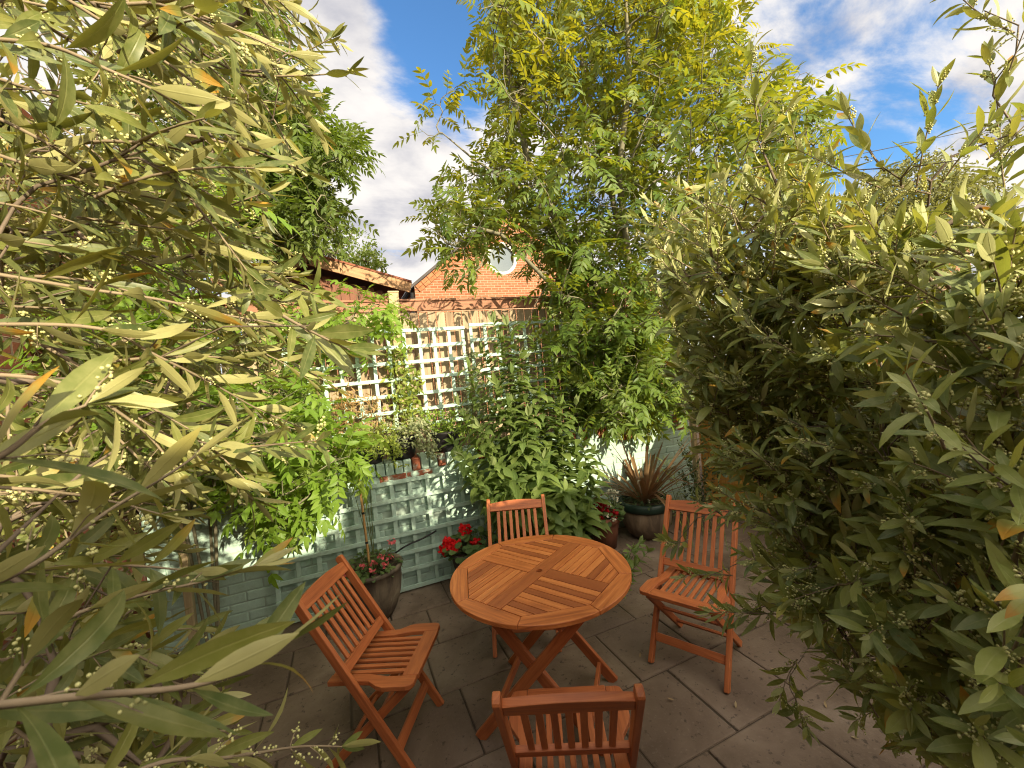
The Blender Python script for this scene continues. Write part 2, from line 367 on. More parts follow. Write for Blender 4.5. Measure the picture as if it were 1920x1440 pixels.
def pot_mat(name, base, stain, pale, rim=None, rimz=None):
    m, nt = mat(name); o = objc(nt)
    st = nd(nt, 'ShaderNodeMapping', {0: o, 'Scale': (9, 9, 2.2)}).outputs[0]
    n = noise(nt, st, 1.0, 6, 0.6, 0.8); n2 = noise(nt, o, 30, 5)
    c = mixc(nt, smooth(nt, n, 0.38, 0.6), stain, base)
    c = mixc(nt, mth(nt, 'MULTIPLY', smooth(nt, n, 0.58, 0.68), 0.8), c, pale)
    c = mixc(nt, mth(nt, 'MULTIPLY', n2, 0.3), c, stain)
    p = nd(nt, 'ShaderNodeBsdfPrincipled', {'Base Color': c, 'Roughness': 0.65, 'Specular IOR Level': 0.35, 'Normal': bump(nt, n2, 0.25, 0.004)})
    out(nt, p.outputs[0]); return m

M = {}
M['hardwood'] = wood_mat('oiled_hardwood', (0.24, 0.066, 0.024), (0.47, 0.145, 0.040), (0.66, 0.250, 0.076), 0.42, varied=0.75)
M['chairwood'] = wood_mat('oiled_chair_hardwood', (0.24, 0.066, 0.025), (0.41, 0.122, 0.041), (0.54, 0.185, 0.062), 0.42, varied=0.4)
M['fence'] = wood_mat('weathered_fence_board', (0.15, 0.09, 0.055), (0.32, 0.245, 0.16), (0.44, 0.355, 0.245), 0.8, grain=0.8, varied=0.6)
M['caprail'] = wood_mat('stained_cap_rail', (0.17, 0.07, 0.04), (0.30, 0.14, 0.085), (0.38, 0.20, 0.12), 0.7, varied=0.3)
M['post'] = wood_mat('pale_post_wood', (0.27, 0.20, 0.11), (0.42, 0.33, 0.19), (0.50, 0.41, 0.25), 0.75, varied=0.2)
M['shed'] = wood_mat('brown_shed_board', (0.12, 0.046, 0.026), (0.21, 0.085, 0.048), (0.27, 0.12, 0.07), 0.65, varied=0.3)
M['fascia'] = wood_mat('light_fascia_board', (0.30, 0.15, 0.08), (0.44, 0.26, 0.14), (0.52, 0.35, 0.2), 0.7, varied=0.2)
M['ochre'] = wood_mat('ochre_fence_board', (0.30, 0.13, 0.025), (0.48, 0.24, 0.05), (0.55, 0.31, 0.08), 0.7, varied=0.3)
M['aqua'] = plain('aqua_paint', (0.42, 0.58, 0.51), 0.6, 0.3, 22.0, (0.31, 0.40, 0.33))
M['wall'] = painted_brick()
M['mortar'] = plain('painted_mortar', (0.38, 0.48, 0.42), 0.8, 0.3, 9.0, (0.30, 0.36, 0.31))
M['paving'] = paving_mat()
M['joint'] = plain('dark_joint_soil', (0.085, 0.064, 0.045), 0.95, 0.3, 20)
M['soil'] = plain('garden_soil', (0.07, 0.048, 0.032), 0.95, 0.4, 15)
M['gable'] = brick_mat('orange_brick', (0.25, 0.085, 0.042), (0.33, 0.14, 0.075), (0.38, 0.29, 0.21), dirt=0.2)
M['housebrick'] = brick_mat('red_brick', (0.18, 0.065, 0.04), (0.12, 0.042, 0.028), (0.17, 0.13, 0.10), axis='YZ')
M['rearbrick'] = brick_mat('rear_red_brick', (0.35, 0.13, 0.07), (0.28, 0.10, 0.05), (0.36, 0.30, 0.25))
M['slate'] = plain('dark_roof_tile', (0.07, 0.06, 0.06), 0.7, 0.3, 6)
M['redtile'] = plain('red_roof_tile', (0.32, 0.11, 0.06), 0.7, 0.4, 6)
M['white'] = plain('white_paint', (0.60, 0.59, 0.56), 0.5, 0.1, 6)
M['black'] = plain('black_plastic', (0.018, 0.018, 0.018), 0.45, 0.2, 10)
M['bamboo'] = plain('bamboo_cane', (0.50, 0.30, 0.12), 0.5, 0.25, 14)
M['stonepot'] = pot_mat('mottled_stone_pot', (0.17, 0.135, 0.095), (0.07, 0.055, 0.042), (0.28, 0.24, 0.17))
M['brownpot'] = pot_mat('speckled_brown_pot', (0.20, 0.145, 0.095), (0.09, 0.065, 0.045), (0.27, 0.20, 0.14))
M['greenglaze'] = plain('dark_green_glaze', (0.014, 0.034, 0.024), 0.45, 0.4, 12, spec=0.35)
M['terracotta'] = plain('old_terracotta', (0.20, 0.08, 0.045), 0.8, 0.35, 10)
M['darkpot'] = plain('dark_plastic_pot', (0.022, 0.020, 0.022), 0.5, 0.2, 12)
M['zincpot'] = plain('aged_grey_pot', (0.085, 0.075, 0.065), 0.6, 0.4, 10)
def glass_mat():
    m, nt = mat('window_glass')
    p = nd(nt, 'ShaderNodeBsdfPrincipled', {'Base Color': (0.10, 0.125, 0.15, 1), 'Roughness': 0.1, 'Specular IOR Level': 0.5, 'Metallic': 0.05}); out(nt, p.outputs[0]); return m
M['glass'] = glass_mat()
def bark(name, c1, c2):
    m, nt = mat(name); o = objc(nt); n = noise(nt, o, 45, 5, 0.6)
    c = mixc(nt, n, c1, c2)
    p = nd(nt, 'ShaderNodeBsdfPrincipled', {'Base Color': c, 'Roughness': 0.75, 'Specular IOR Level': 0.25, 'Normal': bump(nt, n, 0.4, 0.003)}); out(nt, p.outputs[0]); return m
M['olivebark'] = bark('olive_bark', (0.22, 0.165, 0.12), (0.11, 0.085, 0.065))
M['olivetwig'] = bark('olive_twig', (0.30, 0.235, 0.15), (0.20, 0.15, 0.10))
M['ashbark'] = bark('ash_bark', (0.23, 0.21, 0.14), (0.12, 0.11, 0.075))
M['stem'] = bark('green_stem', (0.16, 0.20, 0.07), (0.10, 0.12, 0.05))
M['bud'] = plain('olive_flower_bud', (0.54, 0.52, 0.24), 0.6, 0.4, 40, (0.40, 0.41, 0.15), 0.0)
M['olive'] = leaf_mat('olive_leaf', [(0.070, 0.110, 0.034), (0.150, 0.195, 0.050), (0.270, 0.305, 0.085)], (0.40, 0.405, 0.18), (0.34, 0.40, 0.05), 0.26, 0.42, spots=0.045, yellow=(0.46, 0.42, 0.05))
M['olivegold'] = leaf_mat('gold_olive_leaf', [(0.055, 0.085, 0.026), (0.105, 0.135, 0.032), (0.19, 0.20, 0.045)], (0.35, 0.335, 0.135), (0.32, 0.33, 0.04), 0.22, 0.42, spots=0.045, yellow=(0.46, 0.40, 0.05))
M['ash'] = leaf_mat('ash_leaf', [(0.052, 0.105, 0.016), (0.105, 0.170, 0.020), (0.24, 0.245, 0.020)], (0.15, 0.20, 0.05), (0.19, 0.31, 0.02), 0.38, 0.5, yellow=(0.52, 0.44, 0.02))
M['ashdark'] = leaf_mat('hedge_ash_leaf', [(0.060, 0.105, 0.018), (0.105, 0.160, 0.024), (0.17, 0.22, 0.03)], (0.15, 0.19, 0.05), (0.22, 0.32, 0.02), 0.36, 0.5)
M['wisteria'] = leaf_mat('wisteria_leaf', [(0.11, 0.21, 0.022), (0.17, 0.28, 0.028), (0.27, 0.35, 0.04)], (0.24, 0.32, 0.08), (0.36, 0.50, 0.03), 0.45, 0.5)
M['buddleia'] = leaf_mat('tall_shrub_leaf', [(0.070, 0.125, 0.028), (0.115, 0.175, 0.038), (0.16, 0.215, 0.05)], (0.22, 0.27, 0.11), (0.22, 0.31, 0.035), 0.35, 0.55, vein=0.4)
M['darkleaf'] = leaf_mat('dark_shrub_leaf', [(0.022, 0.045, 0.016), (0.04, 0.07, 0.022), (0.06, 0.09, 0.03)], (0.09, 0.12, 0.05), (0.10, 0.15, 0.03), 0.25, 0.4)
M['geraniumleaf'] = leaf_mat('geranium_leaf', [(0.05, 0.10, 0.03), (0.08, 0.14, 0.04), (0.12, 0.17, 0.05)], (0.16, 0.2, 0.09), (0.15, 0.25, 0.05), 0.3, 0.6)
M['phormium'] = leaf_mat('flax_blade', [(0.085, 0.048, 0.026), (0.15, 0.085, 0.042), (0.23, 0.14, 0.06)], (0.18, 0.115, 0.06), (0.30, 0.12, 0.05), 0.2, 0.4, vein=0.5)
M['silver'] = leaf_mat('silver_trailing_leaf', [(0.17, 0.20, 0.10), (0.24, 0.27, 0.14), (0.30, 0.32, 0.18)], (0.30, 0.32, 0.2), (0.3, 0.36, 0.12), 0.3, 0.6)
M['rust'] = leaf_mat('rusty_shrub_leaf', [(0.26, 0.15, 0.05), (0.34, 0.20, 0.08), (0.30, 0.24, 0.08)], (0.36, 0.25, 0.13), (0.42, 0.26, 0.07), 0.3, 0.6)
M['lime'] = leaf_mat('lime_climber_leaf', [(0.13, 0.19, 0.03), (0.20, 0.26, 0.04), (0.28, 0.32, 0.05)], (0.26, 0.3, 0.1), (0.42, 0.48, 0.05), 0.4, 0.5)
M['farleaf'] = leaf_mat('far_tree_leaf', [(0.10, 0.125, 0.035), (0.16, 0.17, 0.05), (0.22, 0.22, 0.07)], (0.22, 0.22, 0.09), (0.30, 0.30, 0.06), 0.3, 0.6)
M['dryleaf'] = leaf_mat('dry_fallen_leaf', [(0.22, 0.13, 0.06), (0.30, 0.22, 0.11), (0.34, 0.28, 0.16)], (0.33, 0.27, 0.17), (0.3, 0.2, 0.08), 0.1, 0.7)
def petal(name, c, t):
    return leaf_mat(name, [tuple(x*0.8 for x in c), c, c], c, t, 0.3, 0.55, vein=0.0, spec=0.2)
M['redpetal'] = petal('scarlet_petal', (0.72, 0.018, 0.022), (0.8, 0.03, 0.02))
M['crimson'] = petal('crimson_petal', (0.42, 0.012, 0.02), (0.4, 0.02, 0.02))
M['pinkpetal'] = petal('pink_petal', (0.68, 0.14, 0.16), (0.7, 0.2, 0.2))
M['whitepetal'] = petal('white_petal', (0.72, 0.70, 0.58), (0.6, 0.6, 0.45))

# ------------------------------------------------------------------ the setting
def ground():
    b = MB(); b.box((0, 0, -0.15), (600, 600, 0.2), rnd=.5); tag(b.build('ground', M['soil']), kind='structure')
    b = MB(); b.box((1.1, 1.0, -0.0225), (6.4, 6.2, 0.025), rnd=.5); tag(b.build('paving_bed', M['joint']), kind='structure')
    # broken-bond slabs, 0.45 m courses; the long joints run along y
    b = MB(); s = 0.4635; y0 = 1.41-2*s*3
    xs = np.arange(-2, 4.4, s)
    ju = 0.325
    y = y0; row = 0
    while y < 3.72:
        # row of slabs across; offset of the bond as in the photograph
        offs = (0.0, 0.10, 0.30, 0.12)[row % 4]
        x = ju - s*6 + offs
        while x < 4.2:
            w = s
            x0, x1 = max(x, -1.45), min(x+w, 4.0); yy1 = min(y+s, 3.72)
            if x1-x0 > 0.05:
                g = 0.005+0.006*RNG.random(); dz = RNG.normal()*0.0015
                tl = RNG.normal(size=2)*0.003
                ax = nrmz(np.array([1, 0, tl[0]])); ay = nrmz(np.array([0, 1, tl[1]])); az = np.cross(ax, ay)
                b.box(((x0+x1)/2, (y+yy1)/2, -0.02+dz), (x1-x0-g, yy1-y-g, 0.04), (ax, ay, az))
            x += w
        y += s; row += 1
    tag(b.build('patio_paving', M['paving'], bevel=0.008), kind='structure')
    b = MB(); b.box((1.0, 4.06, 0.5), (5.6, 0.2, 1.0), rnd=.5); tag(b.build('raised_bed_soil', M['soil']), kind='structure')
ground()

def painted_wall():
    t = thing('garden_wall', (1.2, 3.8, 0), 'low aqua painted brick wall with bare red bricks showing along its worn top', 'wall')
    x0, x1 = -1.42, 3.72; bl, bh = 0.232, 0.0765
    b = MB(); b.box(((x0+x1)/2-1.2, 0.03, 0.505), (x1-x0-0.01, 0.252, 1.01), rnd=.5); b.build('mortar_core', M['mortar'], t)
    b = MB()
    for r in range(13):
        x = x0 - (bl/2 if r % 2 else 0)
        while x < x1:
            a, c = max(x, x0), min(x+bl, x1)
            if c-a > 0.03:
                rr = RNG.random(); rr = rr*0.62 if r < 12 and RNG.random() < .93 else rr
                if r >= 11: rr = min(1, rr*.8+.28)
                b.box(((a+c)/2-1.2, -0.045+RNG.normal()*0.004, r*bh+bh/2+0.012), (c-a-0.005, 0.115, bh-0.005), rnd=rr)
            x += bl
    x = x0
    while x < x1-0.05:      # brick-on-edge coping
        rr = RNG.random()
        b.box((x+0.036-1.2, 0.022+RNG.normal()*0.004, 13*bh+0.012+0.055+RNG.normal()*0.003), (0.068, 0.255, 0.11), rnd=min(1, rr*.9+.18)); x += 0.0765
    b.build('brickwork', M['wall'], t, bevel=0.009)
    return t
painted_wall()

def trellis(name, loc, w, h, nv, nh, label, sag=0.0):
    t = thing(name, loc, label, 'trellis', 'square aqua trellis panels')
    b = MB()
    for i in range(nv): b.box((i*w/(nv-1)+RNG.normal()*.002, 0.0, h/2), (0.034, 0.016, h), rnd=RNG.random())
    b.build('upright_battens', M['aqua'], t, bevel=0.002)
    b = MB()
    for i in range(nh): b.box((w/2, -0.0175, 0.02+i*(h-0.04)/(nh-1)+RNG.normal()*.002), (w+0.04, 0.016, 0.034), rnd=RNG.random())
    b.build('cross_battens', M['aqua'], t, bevel=0.002)
    return t
lt = trellis('trellis', (-0.62, 3.635, 0.015), 1.98, 0.96, 14, 7, 'aqua trellis leaning low against the painted brick wall, foot on the paving')
lt.rotation_euler = (math.radians(-1.2), 0, 0)
trellis('trellis', (-0.45, 4.115, 1.345), 1.64, 0.975, 12, 7, 'aqua trellis on the fence beside the tall pale post, above the wall top')
trellis('trellis', (1.28, 4.115, 1.345), 1.68, 1.0, 12, 7, 'aqua trellis half hidden behind the tall shrub and the ash leaves')

def back_fence():
    t = thing('board_fence', (1.0, 4.2, 0.95), 'weathered close-board fence above the painted wall, with a reddish top rail', 'fence')
    b = MB(); x = -2.6
    while x < 3.7:
        w = 0.086+RNG.random()*0.012
        b.box((x+w/2-1.0, 0.012+0.010*RNG.random(), 0.79+RNG.normal()*0.003), (w-0.009, 0.014, 1.50)); x += w
    b.build('boards', M['fence'], t, bevel=0.002)
    b = MB()
    x = -2.6
    for L in (1.55, 1.65, 1.35, 1.75):
        b.box((x+L/2-1.0, 0.0, 1.60), (L-0.004, 0.045, 0.095)); b.box((x+L/2-1.0, 0.0, 1.660), (L-0.004, 0.075, 0.022)); x += L
    b.build('cap_rail', M['caprail'], t, bevel=0.004)
    for px in (0.54, 2.62, -1.3):
        b = MB(); b.box((px-1.0, -0.035, 0.86), (0.098, 0.055, 1.74)); b.box((px-1.0, -0.035, 1.738), (0.108, 0.066, 0.018)); b.build('post', M['post'], t, bevel=0.005)
    return t
back_fence()

def side_fence():
    t = thing('board_fence', (3.82, 2.6, 0), 'ochre stained timber fence at the right end of the painted wall', 'fence')
    b = MB(); y = 3.66
    while y > 0.2:
        w = 0.12; b.box((0, y-w/2-2.6, 0.85+RNG.normal()*.004), (0.018, w-0.005, 1.7)); y -= w
    b.build('boards', M['ochre'], t, bevel=0.002)
    b = MB()
    for z in (0.35, 1.4): b.box((0.035, -0.66, z), (0.045, 3.4, 0.08))
    b.build('back_rails', M['ochre'], t)
    b = MB(); b.box((-0.07, 3.68-2.6, 0.62), (0.05, 0.05, 1.24)); b.build('post', M['post'], t, bevel=0.004)
side_fence()

def shed():
    Y = 6.0
    pk = ony(577, 478, Y); rt = ony(766, 531, Y); lf = ony(440, 520, Y)
    c = (pk[0]+0.1, Y+1.2, 0)
    t = thing('garden_shed', c, 'dark brown boarded shed with a pale roof edge, standing beyond the fence', 'shed')
    xr, xl = rt[0]-0.14-c[0], lf[0]-c[0]+.1; zp = pk[2]-0.10
    slr = (pk[2]-rt[2])/(rt[0]-pk[0])
    zt = lambda x: zp - abs(x-(pk[0]-c[0]))*slr - 0.12
    b = MB(); x = xl
    while x < xr-0.02:
        w = min(0.11, xr-x); b.box((x+w/2, -1.16, (zt(x+w/2))/2), (w-0.004, 0.02, zt(x+w/2)))
        x += w
    b.build('boarding', M['shed'], t, bevel=0.002)
    b = MB(); b.box((xr-0.01, 0.04, zt(xr)/2), (0.02, 2.36, zt(xr)-.02)); b.box((xl+0.01, 0.04, zt(xl)/2), (0.02, 2.36, zt(xl)-.02)); b.box(((xl+xr)/2, 1.2, zt(xl)/2), (xr-xl, 0.02, zt(xl)))
    b.build('side_walls', M['shed'], t)
    p0 = np.array([pk[0]-c[0], -1.36, zp]); r0 = np.array([rt[0]-c[0], -1.36, zp-slr*(rt[0]-pk[0])]); l0 = np.array([lf[0]-c[0]-.2, -1.36, zp-slr*(pk[0]-lf[0]+.2)])
    b = MB()
    for q in (r0, l0):
        b.beam(p0, q, 0.15, 0.03, (0, 0, 1))
    b.build('fascia', M['fascia'], t, bevel=0.004)
    b = MB()
    for q in (r0, l0):
        d = np.array([0, 2.75, 0]); mid = (p0+q)/2 + d/2 + np.array([0, 0, .085]); x = q-p0; L = np.linalg.norm(x); x = x/L
        b.box(mid, (L+.03, 2.8, 0.025), (x, np.array([0, 1., 0]), np.cross(x, [0, 1., 0])))
    b.build('roof', M['redtile'], t)
shed()

def gable_house():
    Y = 12.0
    L, A = ony(777, 537, Y), ony(945, 395, Y); wc = ony(941, 484.5, Y)
    x0, xa, x1 = L[0], A[0], 2*A[0]-L[0]; ze, za = L[2], A[2]
    t = thing('brick_house', (xa, Y, 0), 'orange brick gable house with one round window, beyond the fence', 'house')
    n = 56; R = 0.50; cx, cz = wc[0]-xa, wc[2]
    outl = np.array([(x0-xa, 0), (x1-xa, 0), (x1-xa, ze), (0, za), (x0-xa, ze)])
    # gable face with a real round opening: outline resampled radially round the window
    ang = np.arange(n)*2*PI/n
    ang = np.sort(np.concatenate([ang, np.arctan2(outl[:, 1]-cz, outl[:, 0]-cx) % (2*PI)])); n = len(ang)
    def hit(a):
        d = np.array([math.cos(a), math.sin(a)]); best = 1e9
        for i in range(5):
            p, q = outl[i]-[cx, cz], outl[(i+1) % 5]-[cx, cz]; e = q-p; den = d[0]*e[1]-d[1]*e[0]
            if abs(den) < 1e-9: continue
            s = (p[0]*e[1]-p[1]*e[0])/den; k = (p[0]*d[1]-p[1]*d[0])/den
            if s > 0 and -1e-6 <= k <= 1+1e-6: best = min(best, s)
        return d*best
    o2 = np.array([hit(a) for a in ang]) + [cx, cz]; i2 = np.stack([cx+R*np.cos(ang), cz+R*np.sin(ang)], -1)
    V = np.concatenate([np.stack([o2[:, 0], np.zeros(n), o2[:, 1]], -1), np.stack([i2[:, 0], np.zeros(n), i2[:, 1]], -1), np.stack([i2[:, 0], np.full(n, .16), i2[:, 1]], -1)])
    i = np.arange(n); j = (i+1) % n
    b = MB(); b.add(V, np.concatenate([np.stack([i, j, j+n, i+n], -1), np.stack([i+n, j+n, j+2*n, i+2*n], -1)]))
    for x in (x0-xa, x1-xa): b.box((x+(0.12 if x < 0 else -.12), 4.1, ze/2), (0.24, 7.9, ze), rnd=.5)
    w = b.build('wall', M['gable'], t)
    # verge: two raked courses of bricks standing proud
    b = MB()
    for sgn in (-1, 1):
        e = np.array([x0-xa if sgn < 0 else x1-xa, 0, ze]); a = np.array([0, 0, za]); d = e-a; Ld = np.linalg.norm(d); d /= Ld; up = np.array([-d[2]*sgn, 0, d[0]*sgn]); up = up if up[2] > 0 else -up
        k = 0.03
        while k < Ld-0.1:
            for q in (0.06, 0.17):
                b.box(a+d*(k+0.11)-up*q+np.array([0, -0.016, 0]), (0.212, 0.05, 0.10), (d, np.array([0, 1., 0]), np.cross(d, [0, 1., 0])), rnd=RNG.random())
            k += 0.224
    b.build('verge_bricks', plain('verge_brick', (0.30, 0.10, 0.045), 0.9, 0.4, 8, (0.37, 0.18, 0.09)), t, bevel=0.006)
    b = MB()
    for sgn in (-1, 1):
        e = np.array([(x0-xa-.12) if sgn < 0 else (x1-xa+.12), 0, ze-.09]); a = np.array([0, 0, za]); d = e-a; Ld = np.linalg.norm(d); d /= Ld; up = np.cross(d, [0, 1., 0]); up = up if up[2] > 0 else -up
        b.box((a+e)/2+up*0.045+np.array([0, 3.95, 0]), (Ld+.03, 8.1, 0.07), (d, np.array([0, 1., 0]), np.cross(d, [0, 1., 0])), rnd=.5)
    b.build('roof', M['slate'], t)
    f = MB(); prof = [(R+0.02, -0.02), (R-0.005, -0.045), (R-0.07, -0.045), (R-0.085, 0.0), (R-0.085, 0.06)]
    a = np.arange(48)*2*PI/48
    V = np.concatenate([np.stack([cx+r*np.cos(a), np.full(48, y+.03), cz+r*np.sin(a)], -1) for r, y in prof])
    F = np.concatenate([np.stack([k*48+np.arange(48), k*48+(np.arange(48)+1) % 48, (k+1)*48+(np.arange(48)+1) % 48, (k+1)*48+np.arange(48)], -1) for k in range(len(prof)-1)])
    f.add(V, F); win = f.build('round_window', M['white'], t, smooth=True)
    g = MB(); q = np.stack([cx+(R-.08)*np.cos(a), np.full(48, .075), cz+(R-.08)*np.sin(a)], -1)
    g.prism(np.stack([q[:, 0], q[:, 2]], -1), (0, .075, 0), (1, 0, 0), (0, 0, 1), (0, 1, 0), .01); g.build('pane', M['glass'], win)
    b = MB(); b.tube([(x0-xa-.10, -.06, 0), (x0-xa-.10, -.06, ze-.2)], .04, 8); b.tube([(x0-xa-.42, .3, 3.0), (x0-xa-.42, .3, ze+.35)], .025, 6); b.build('drainpipe', M['black'], t, smooth=True)
    b = MB(); b.box((x1-xa+1.55, 2.2, 2.3), (3.0, 4.0, 4.6)); b.build('side_wing', M['gable'], t)
    b = MB(); b.box((x1-xa+1.6, 2.2, 4.66), (3.4, 4.4, 0.12)); b.build('wing_roof', M['slate'], t)
gable_house()

def left_house():
    t = thing('brick_house', (-1.9, 2.4, 0), 'old red brick house wall along the left side, behind olive branches', 'house')
    b = MB(); V = []
    b.box((0.0, -0.2, 0.5), (0.9, 6.6, 1.0), rnd=.5)
    b.box((0.0, -2.75, 2.15), (0.9, 1.5, 2.3), rnd=.5); b.box((0.0, 1.55, 2.15), (0.9, 3.1, 2.3), rnd=.5); b.box((0, -1.0, 2.95), (0.9, 2.0, 0.7), rnd=.5); b.box((0, -1.0, 1.2), (0.9, 2.0, 0.4), rnd=.5)
    b.build('wall', M['housebrick'], t)
    b = MB()
    for y in (-1.96, -0.04): b.box((0.38, y, 2.0), (0.1, 0.08, 1.2))
    for z in (1.44, 2.56): b.box((0.38, -1.0, z), (0.1, 1.84, 0.08))
    b.box((0.38, -1.0, 2.0), (0.08, 0.06, 1.04)); w = b.build('window', M['white'], t)
    b = MB(); b.box((0.34, -1.0, 2.0), (0.01, 1.8, 1.05)); b.build('pane', M['glass'], w)
    b = MB(); b.box((0.0, -0.2, 3.5), (1.15, 6.9, 0.08), (nrmz(np.array([1, 0, -.35])), np.array([0, 1., 0]), nrmz(np.array([.35, 0, 1])))); b.build('roof', M['redtile'], t)
    b = MB(); b.tube([(0.50, -3.3, 3.27), (0.50, 3.1, 3.23)], .045, 8); b.build('gutter', M['black'], t, smooth=True)
left_house()

def rear_house():
    t = thing('brick_house', (2.0, -2.5, 0), 'flat roofed brick house behind the viewpoint that shades the patio', 'house')
    b = MB(); b.box((2.0, 0, 1.15), (12, 1.9, 2.30), rnd=.5); b.build('wall', M['rearbrick'], t)
    b = MB(); b.box((2.0, 0, 2.37), (12.3, 2.2, 0.12), rnd=.5); b.build('roof', M['slate'], t)
    b = MB(); b.box((-2.0, 0.96, 1.05), (1.7, 0.06, 2.1)); d = b.build('patio_door', M['white'], t)
    b = MB(); b.box((-2.0, 0.995, 1.1), (1.4, 0.02, 1.8)); b.build('pane', M['glass'], d)
rear_house()

def far_house():
    p = at(1752, 412, 16)
    t = thing('brick_house', (p[0]+1.6, p[1]+1.6, 0), 'red brick house corner with dark eaves, glimpsed over the right olive bush', 'house')
    b = MB(); b.box((0, 0, (p[2]+.1)/2), (2.6, 3.0, p[2]+.1), rnd=.5); b.build('wall', M['rearbrick'], t)
    b = MB(); z = p[2]
    b.prism([(-1.8, 0), (1.8, 0), (0, 0.55)], (0, -1.8, z+.12), (1, 0, 0), (0, 0, 1), (0, 1, 0), 3.6, rnd=.5); b.build('roof', M['slate'], t)
far_house()
b = MB(); pa, pb = at(1380, 330, 13), at(2250, 130, 13); sN = np.linspace(0, 1, 30)[:, None]
b.tube(pa*(1-sN)+pb*sN - np.array([0, 0, 1])*(0.25*4*sN*(1-sN)), 0.012, 5)
tag(b.build('overhead_wire', M['black'], smooth=True), 'thin dark overhead wire crossing the cloudy sky at upper right', 'wire')

# ------------------------------------------------------------------ furniture
def clip(poly, nx, ny, c):
    """keep nx*x+ny*y <= c"""
    o = []
    for i in range(len(poly)):
        p, q = poly[i], poly[(i+1) % len(poly)]; a, b_ = nx*p[0]+ny*p[1]-c, nx*q[0]+ny*q[1]-c
        if a <= 0: o.append(p)
        if a*b_ < 0:
            k = a/(a-b_); o.append((p[0]+k*(q[0]-p[0]), p[1]+k*(q[1]-p[1])))
    return o
def table(loc, rz):
    t = thing('garden_table', loc, 'round slatted hardwood folding table in the middle of the patio', 'table', rz=rz)
    R, ap, zt, th = 0.471, 0.378, 0.730, 0.022
    va = [PI/8 + k*PI/4 for k in range(8)]; rv = ap/math.cos(PI/8)
    X, Yv, Z = (1, 0, 0), (0, 1, 0), (0, 0, 1)
    b = MB()
    for k in range(8):
        a0, a1 = va[k], va[k]+PI/4; g = 0.0012/R
        arc = [(R*math.cos(a), R*math.sin(a)) for a in np.linspace(a0+g, a1-g, 12)]
        inn = [((rv)*math.cos(a1-g), (rv)*math.sin(a1-g)), ((rv)*math.cos(a0+g), (rv)*math.sin(a0+g))]
        mid = (a0+a1)/2
        b.prism(arc+inn, (0, 0, zt-th), X, Yv, Z, th, (-math.sin(mid), math.cos(mid)), rnd=0.25+0.25*RNG.random())
    b.build('rim', M['hardwood'], t, bevel=0.004, seg=3)
    def octclip(p):
        for k in range(8):
            a = k*PI/4; p = clip(p, math.cos(a), math.sin(a), ap-0.002)
        return p
    b = MB(); hw = 0.040
    hole = 0.017
    # long middle board in two halves round the parasol hole, plus cross boards
    n = 16
    for sg in (1, -1):
        arc = [(hole*math.cos(a), sg*hole*math.sin(a)) for a in np.linspace(PI, 0, n)]
        p = [(-ap+.002, 0.0), (-hole, 0)] + arc[1:-1] + [(hole, 0), (ap-.002, 0), (ap-.002, sg*hw), (-ap+.002, sg*hw)]
        if sg < 0: p = p[::-1]
        b.prism(p, (0, 0, zt-th), X, Yv, Z, th, (1, 0), rnd=0.78)
    for sg, rr in ((1, 0.42), (-1, 0.97)):
        p = [(-hw, sg*(hw+.003)), (hw, sg*(hw+.003)), (hw, sg*(ap-.002)), (-hw, sg*(ap-.002))]
        b.prism(p if sg > 0 else p[::-1], (0, 0, zt-th), X, Yv, Z, th, (0, 1), rnd=rr)
    b.build('cross_boards', M['hardwood'], t, bevel=0.0015)
    b = MB(); g = 0.0045; ns = 8; pw = (ap-hw-g)/ns
    for qx in (1, -1):
        for qy in (1, -1):
            along_x = qx*qy < 0
            for k in range(ns):
                a0 = hw+g+k*pw; a1 = a0+pw-g
                p = [(hw+g, a0), (ap+.1, a0), (ap+.1, a1), (hw+g, a1)]
                if not along_x: p = [(y, x) for x, y in p]
                p = [(x*qx, y*qy) for x, y in p]
                p = octclip(p)
                if len(p) < 3: continue
                ar = sum(p[i][0]*p[(i+1) % len(p)][1]-p[(i+1) % len(p)][0]*p[i][1] for i in range(len(p)))
                if abs(ar) < 2e-4: continue
                if ar < 0: p = p[::-1]
                rr = RNG.random()*0.5 if RNG.random() < .85 else 0.9
                b.prism(p, (0, 0, zt-th+.0005), X, Yv, Z, th-.001, (1, 0) if along_x else (0, 1), rnd=rr)
    b.build('slats', M['hardwood'], t, bevel=0.0015)
    b = MB()
    for y in (-.30, .30): b.box((0, y, zt-th-.019), (0.62, 0.032, 0.036))
    for x in (-.2, .2): b.box((x, 0, zt-th-.0195), (0.03, 0.56, 0.033))
    b.build('bearers', M['chairwood'], t, bevel=0.003)
    e1 = np.array([math.cos(-rz+math.radians(-40)), math.sin(-rz+math.radians(-40)), 0]); e2 = np.array([-e1[1], e1[0], 0])
    for s2 in (-1, 1):
        o = e2*0.26*s2; o2 = e2*(0.26*s2-0.032*s2)
        for sg, oo in ((1, o), (-1, o2)):
            b = MB(); b.beam(oo+e1*(-0.31*sg), oo+e1*(0.27*sg)+np.array([0, 0, 0.69]), 0.055, 0.026, e1); b.build('leg', M['chairwood'], t, bevel=0.004)
    for sg in (-1, 1):
        b = MB(); p = e1*(-.235*sg)+np.array([0, 0, .09]); w = .245 if sg > 0 else .213
        b.beam(p-e2*w, p+e2*w, 0.045, 0.02, (0, 0, 1)); b.build('stretcher', M['chairwood'], t, bevel=0.003)
    return t
table((0.857, 1.968, 0), math.radians(30))

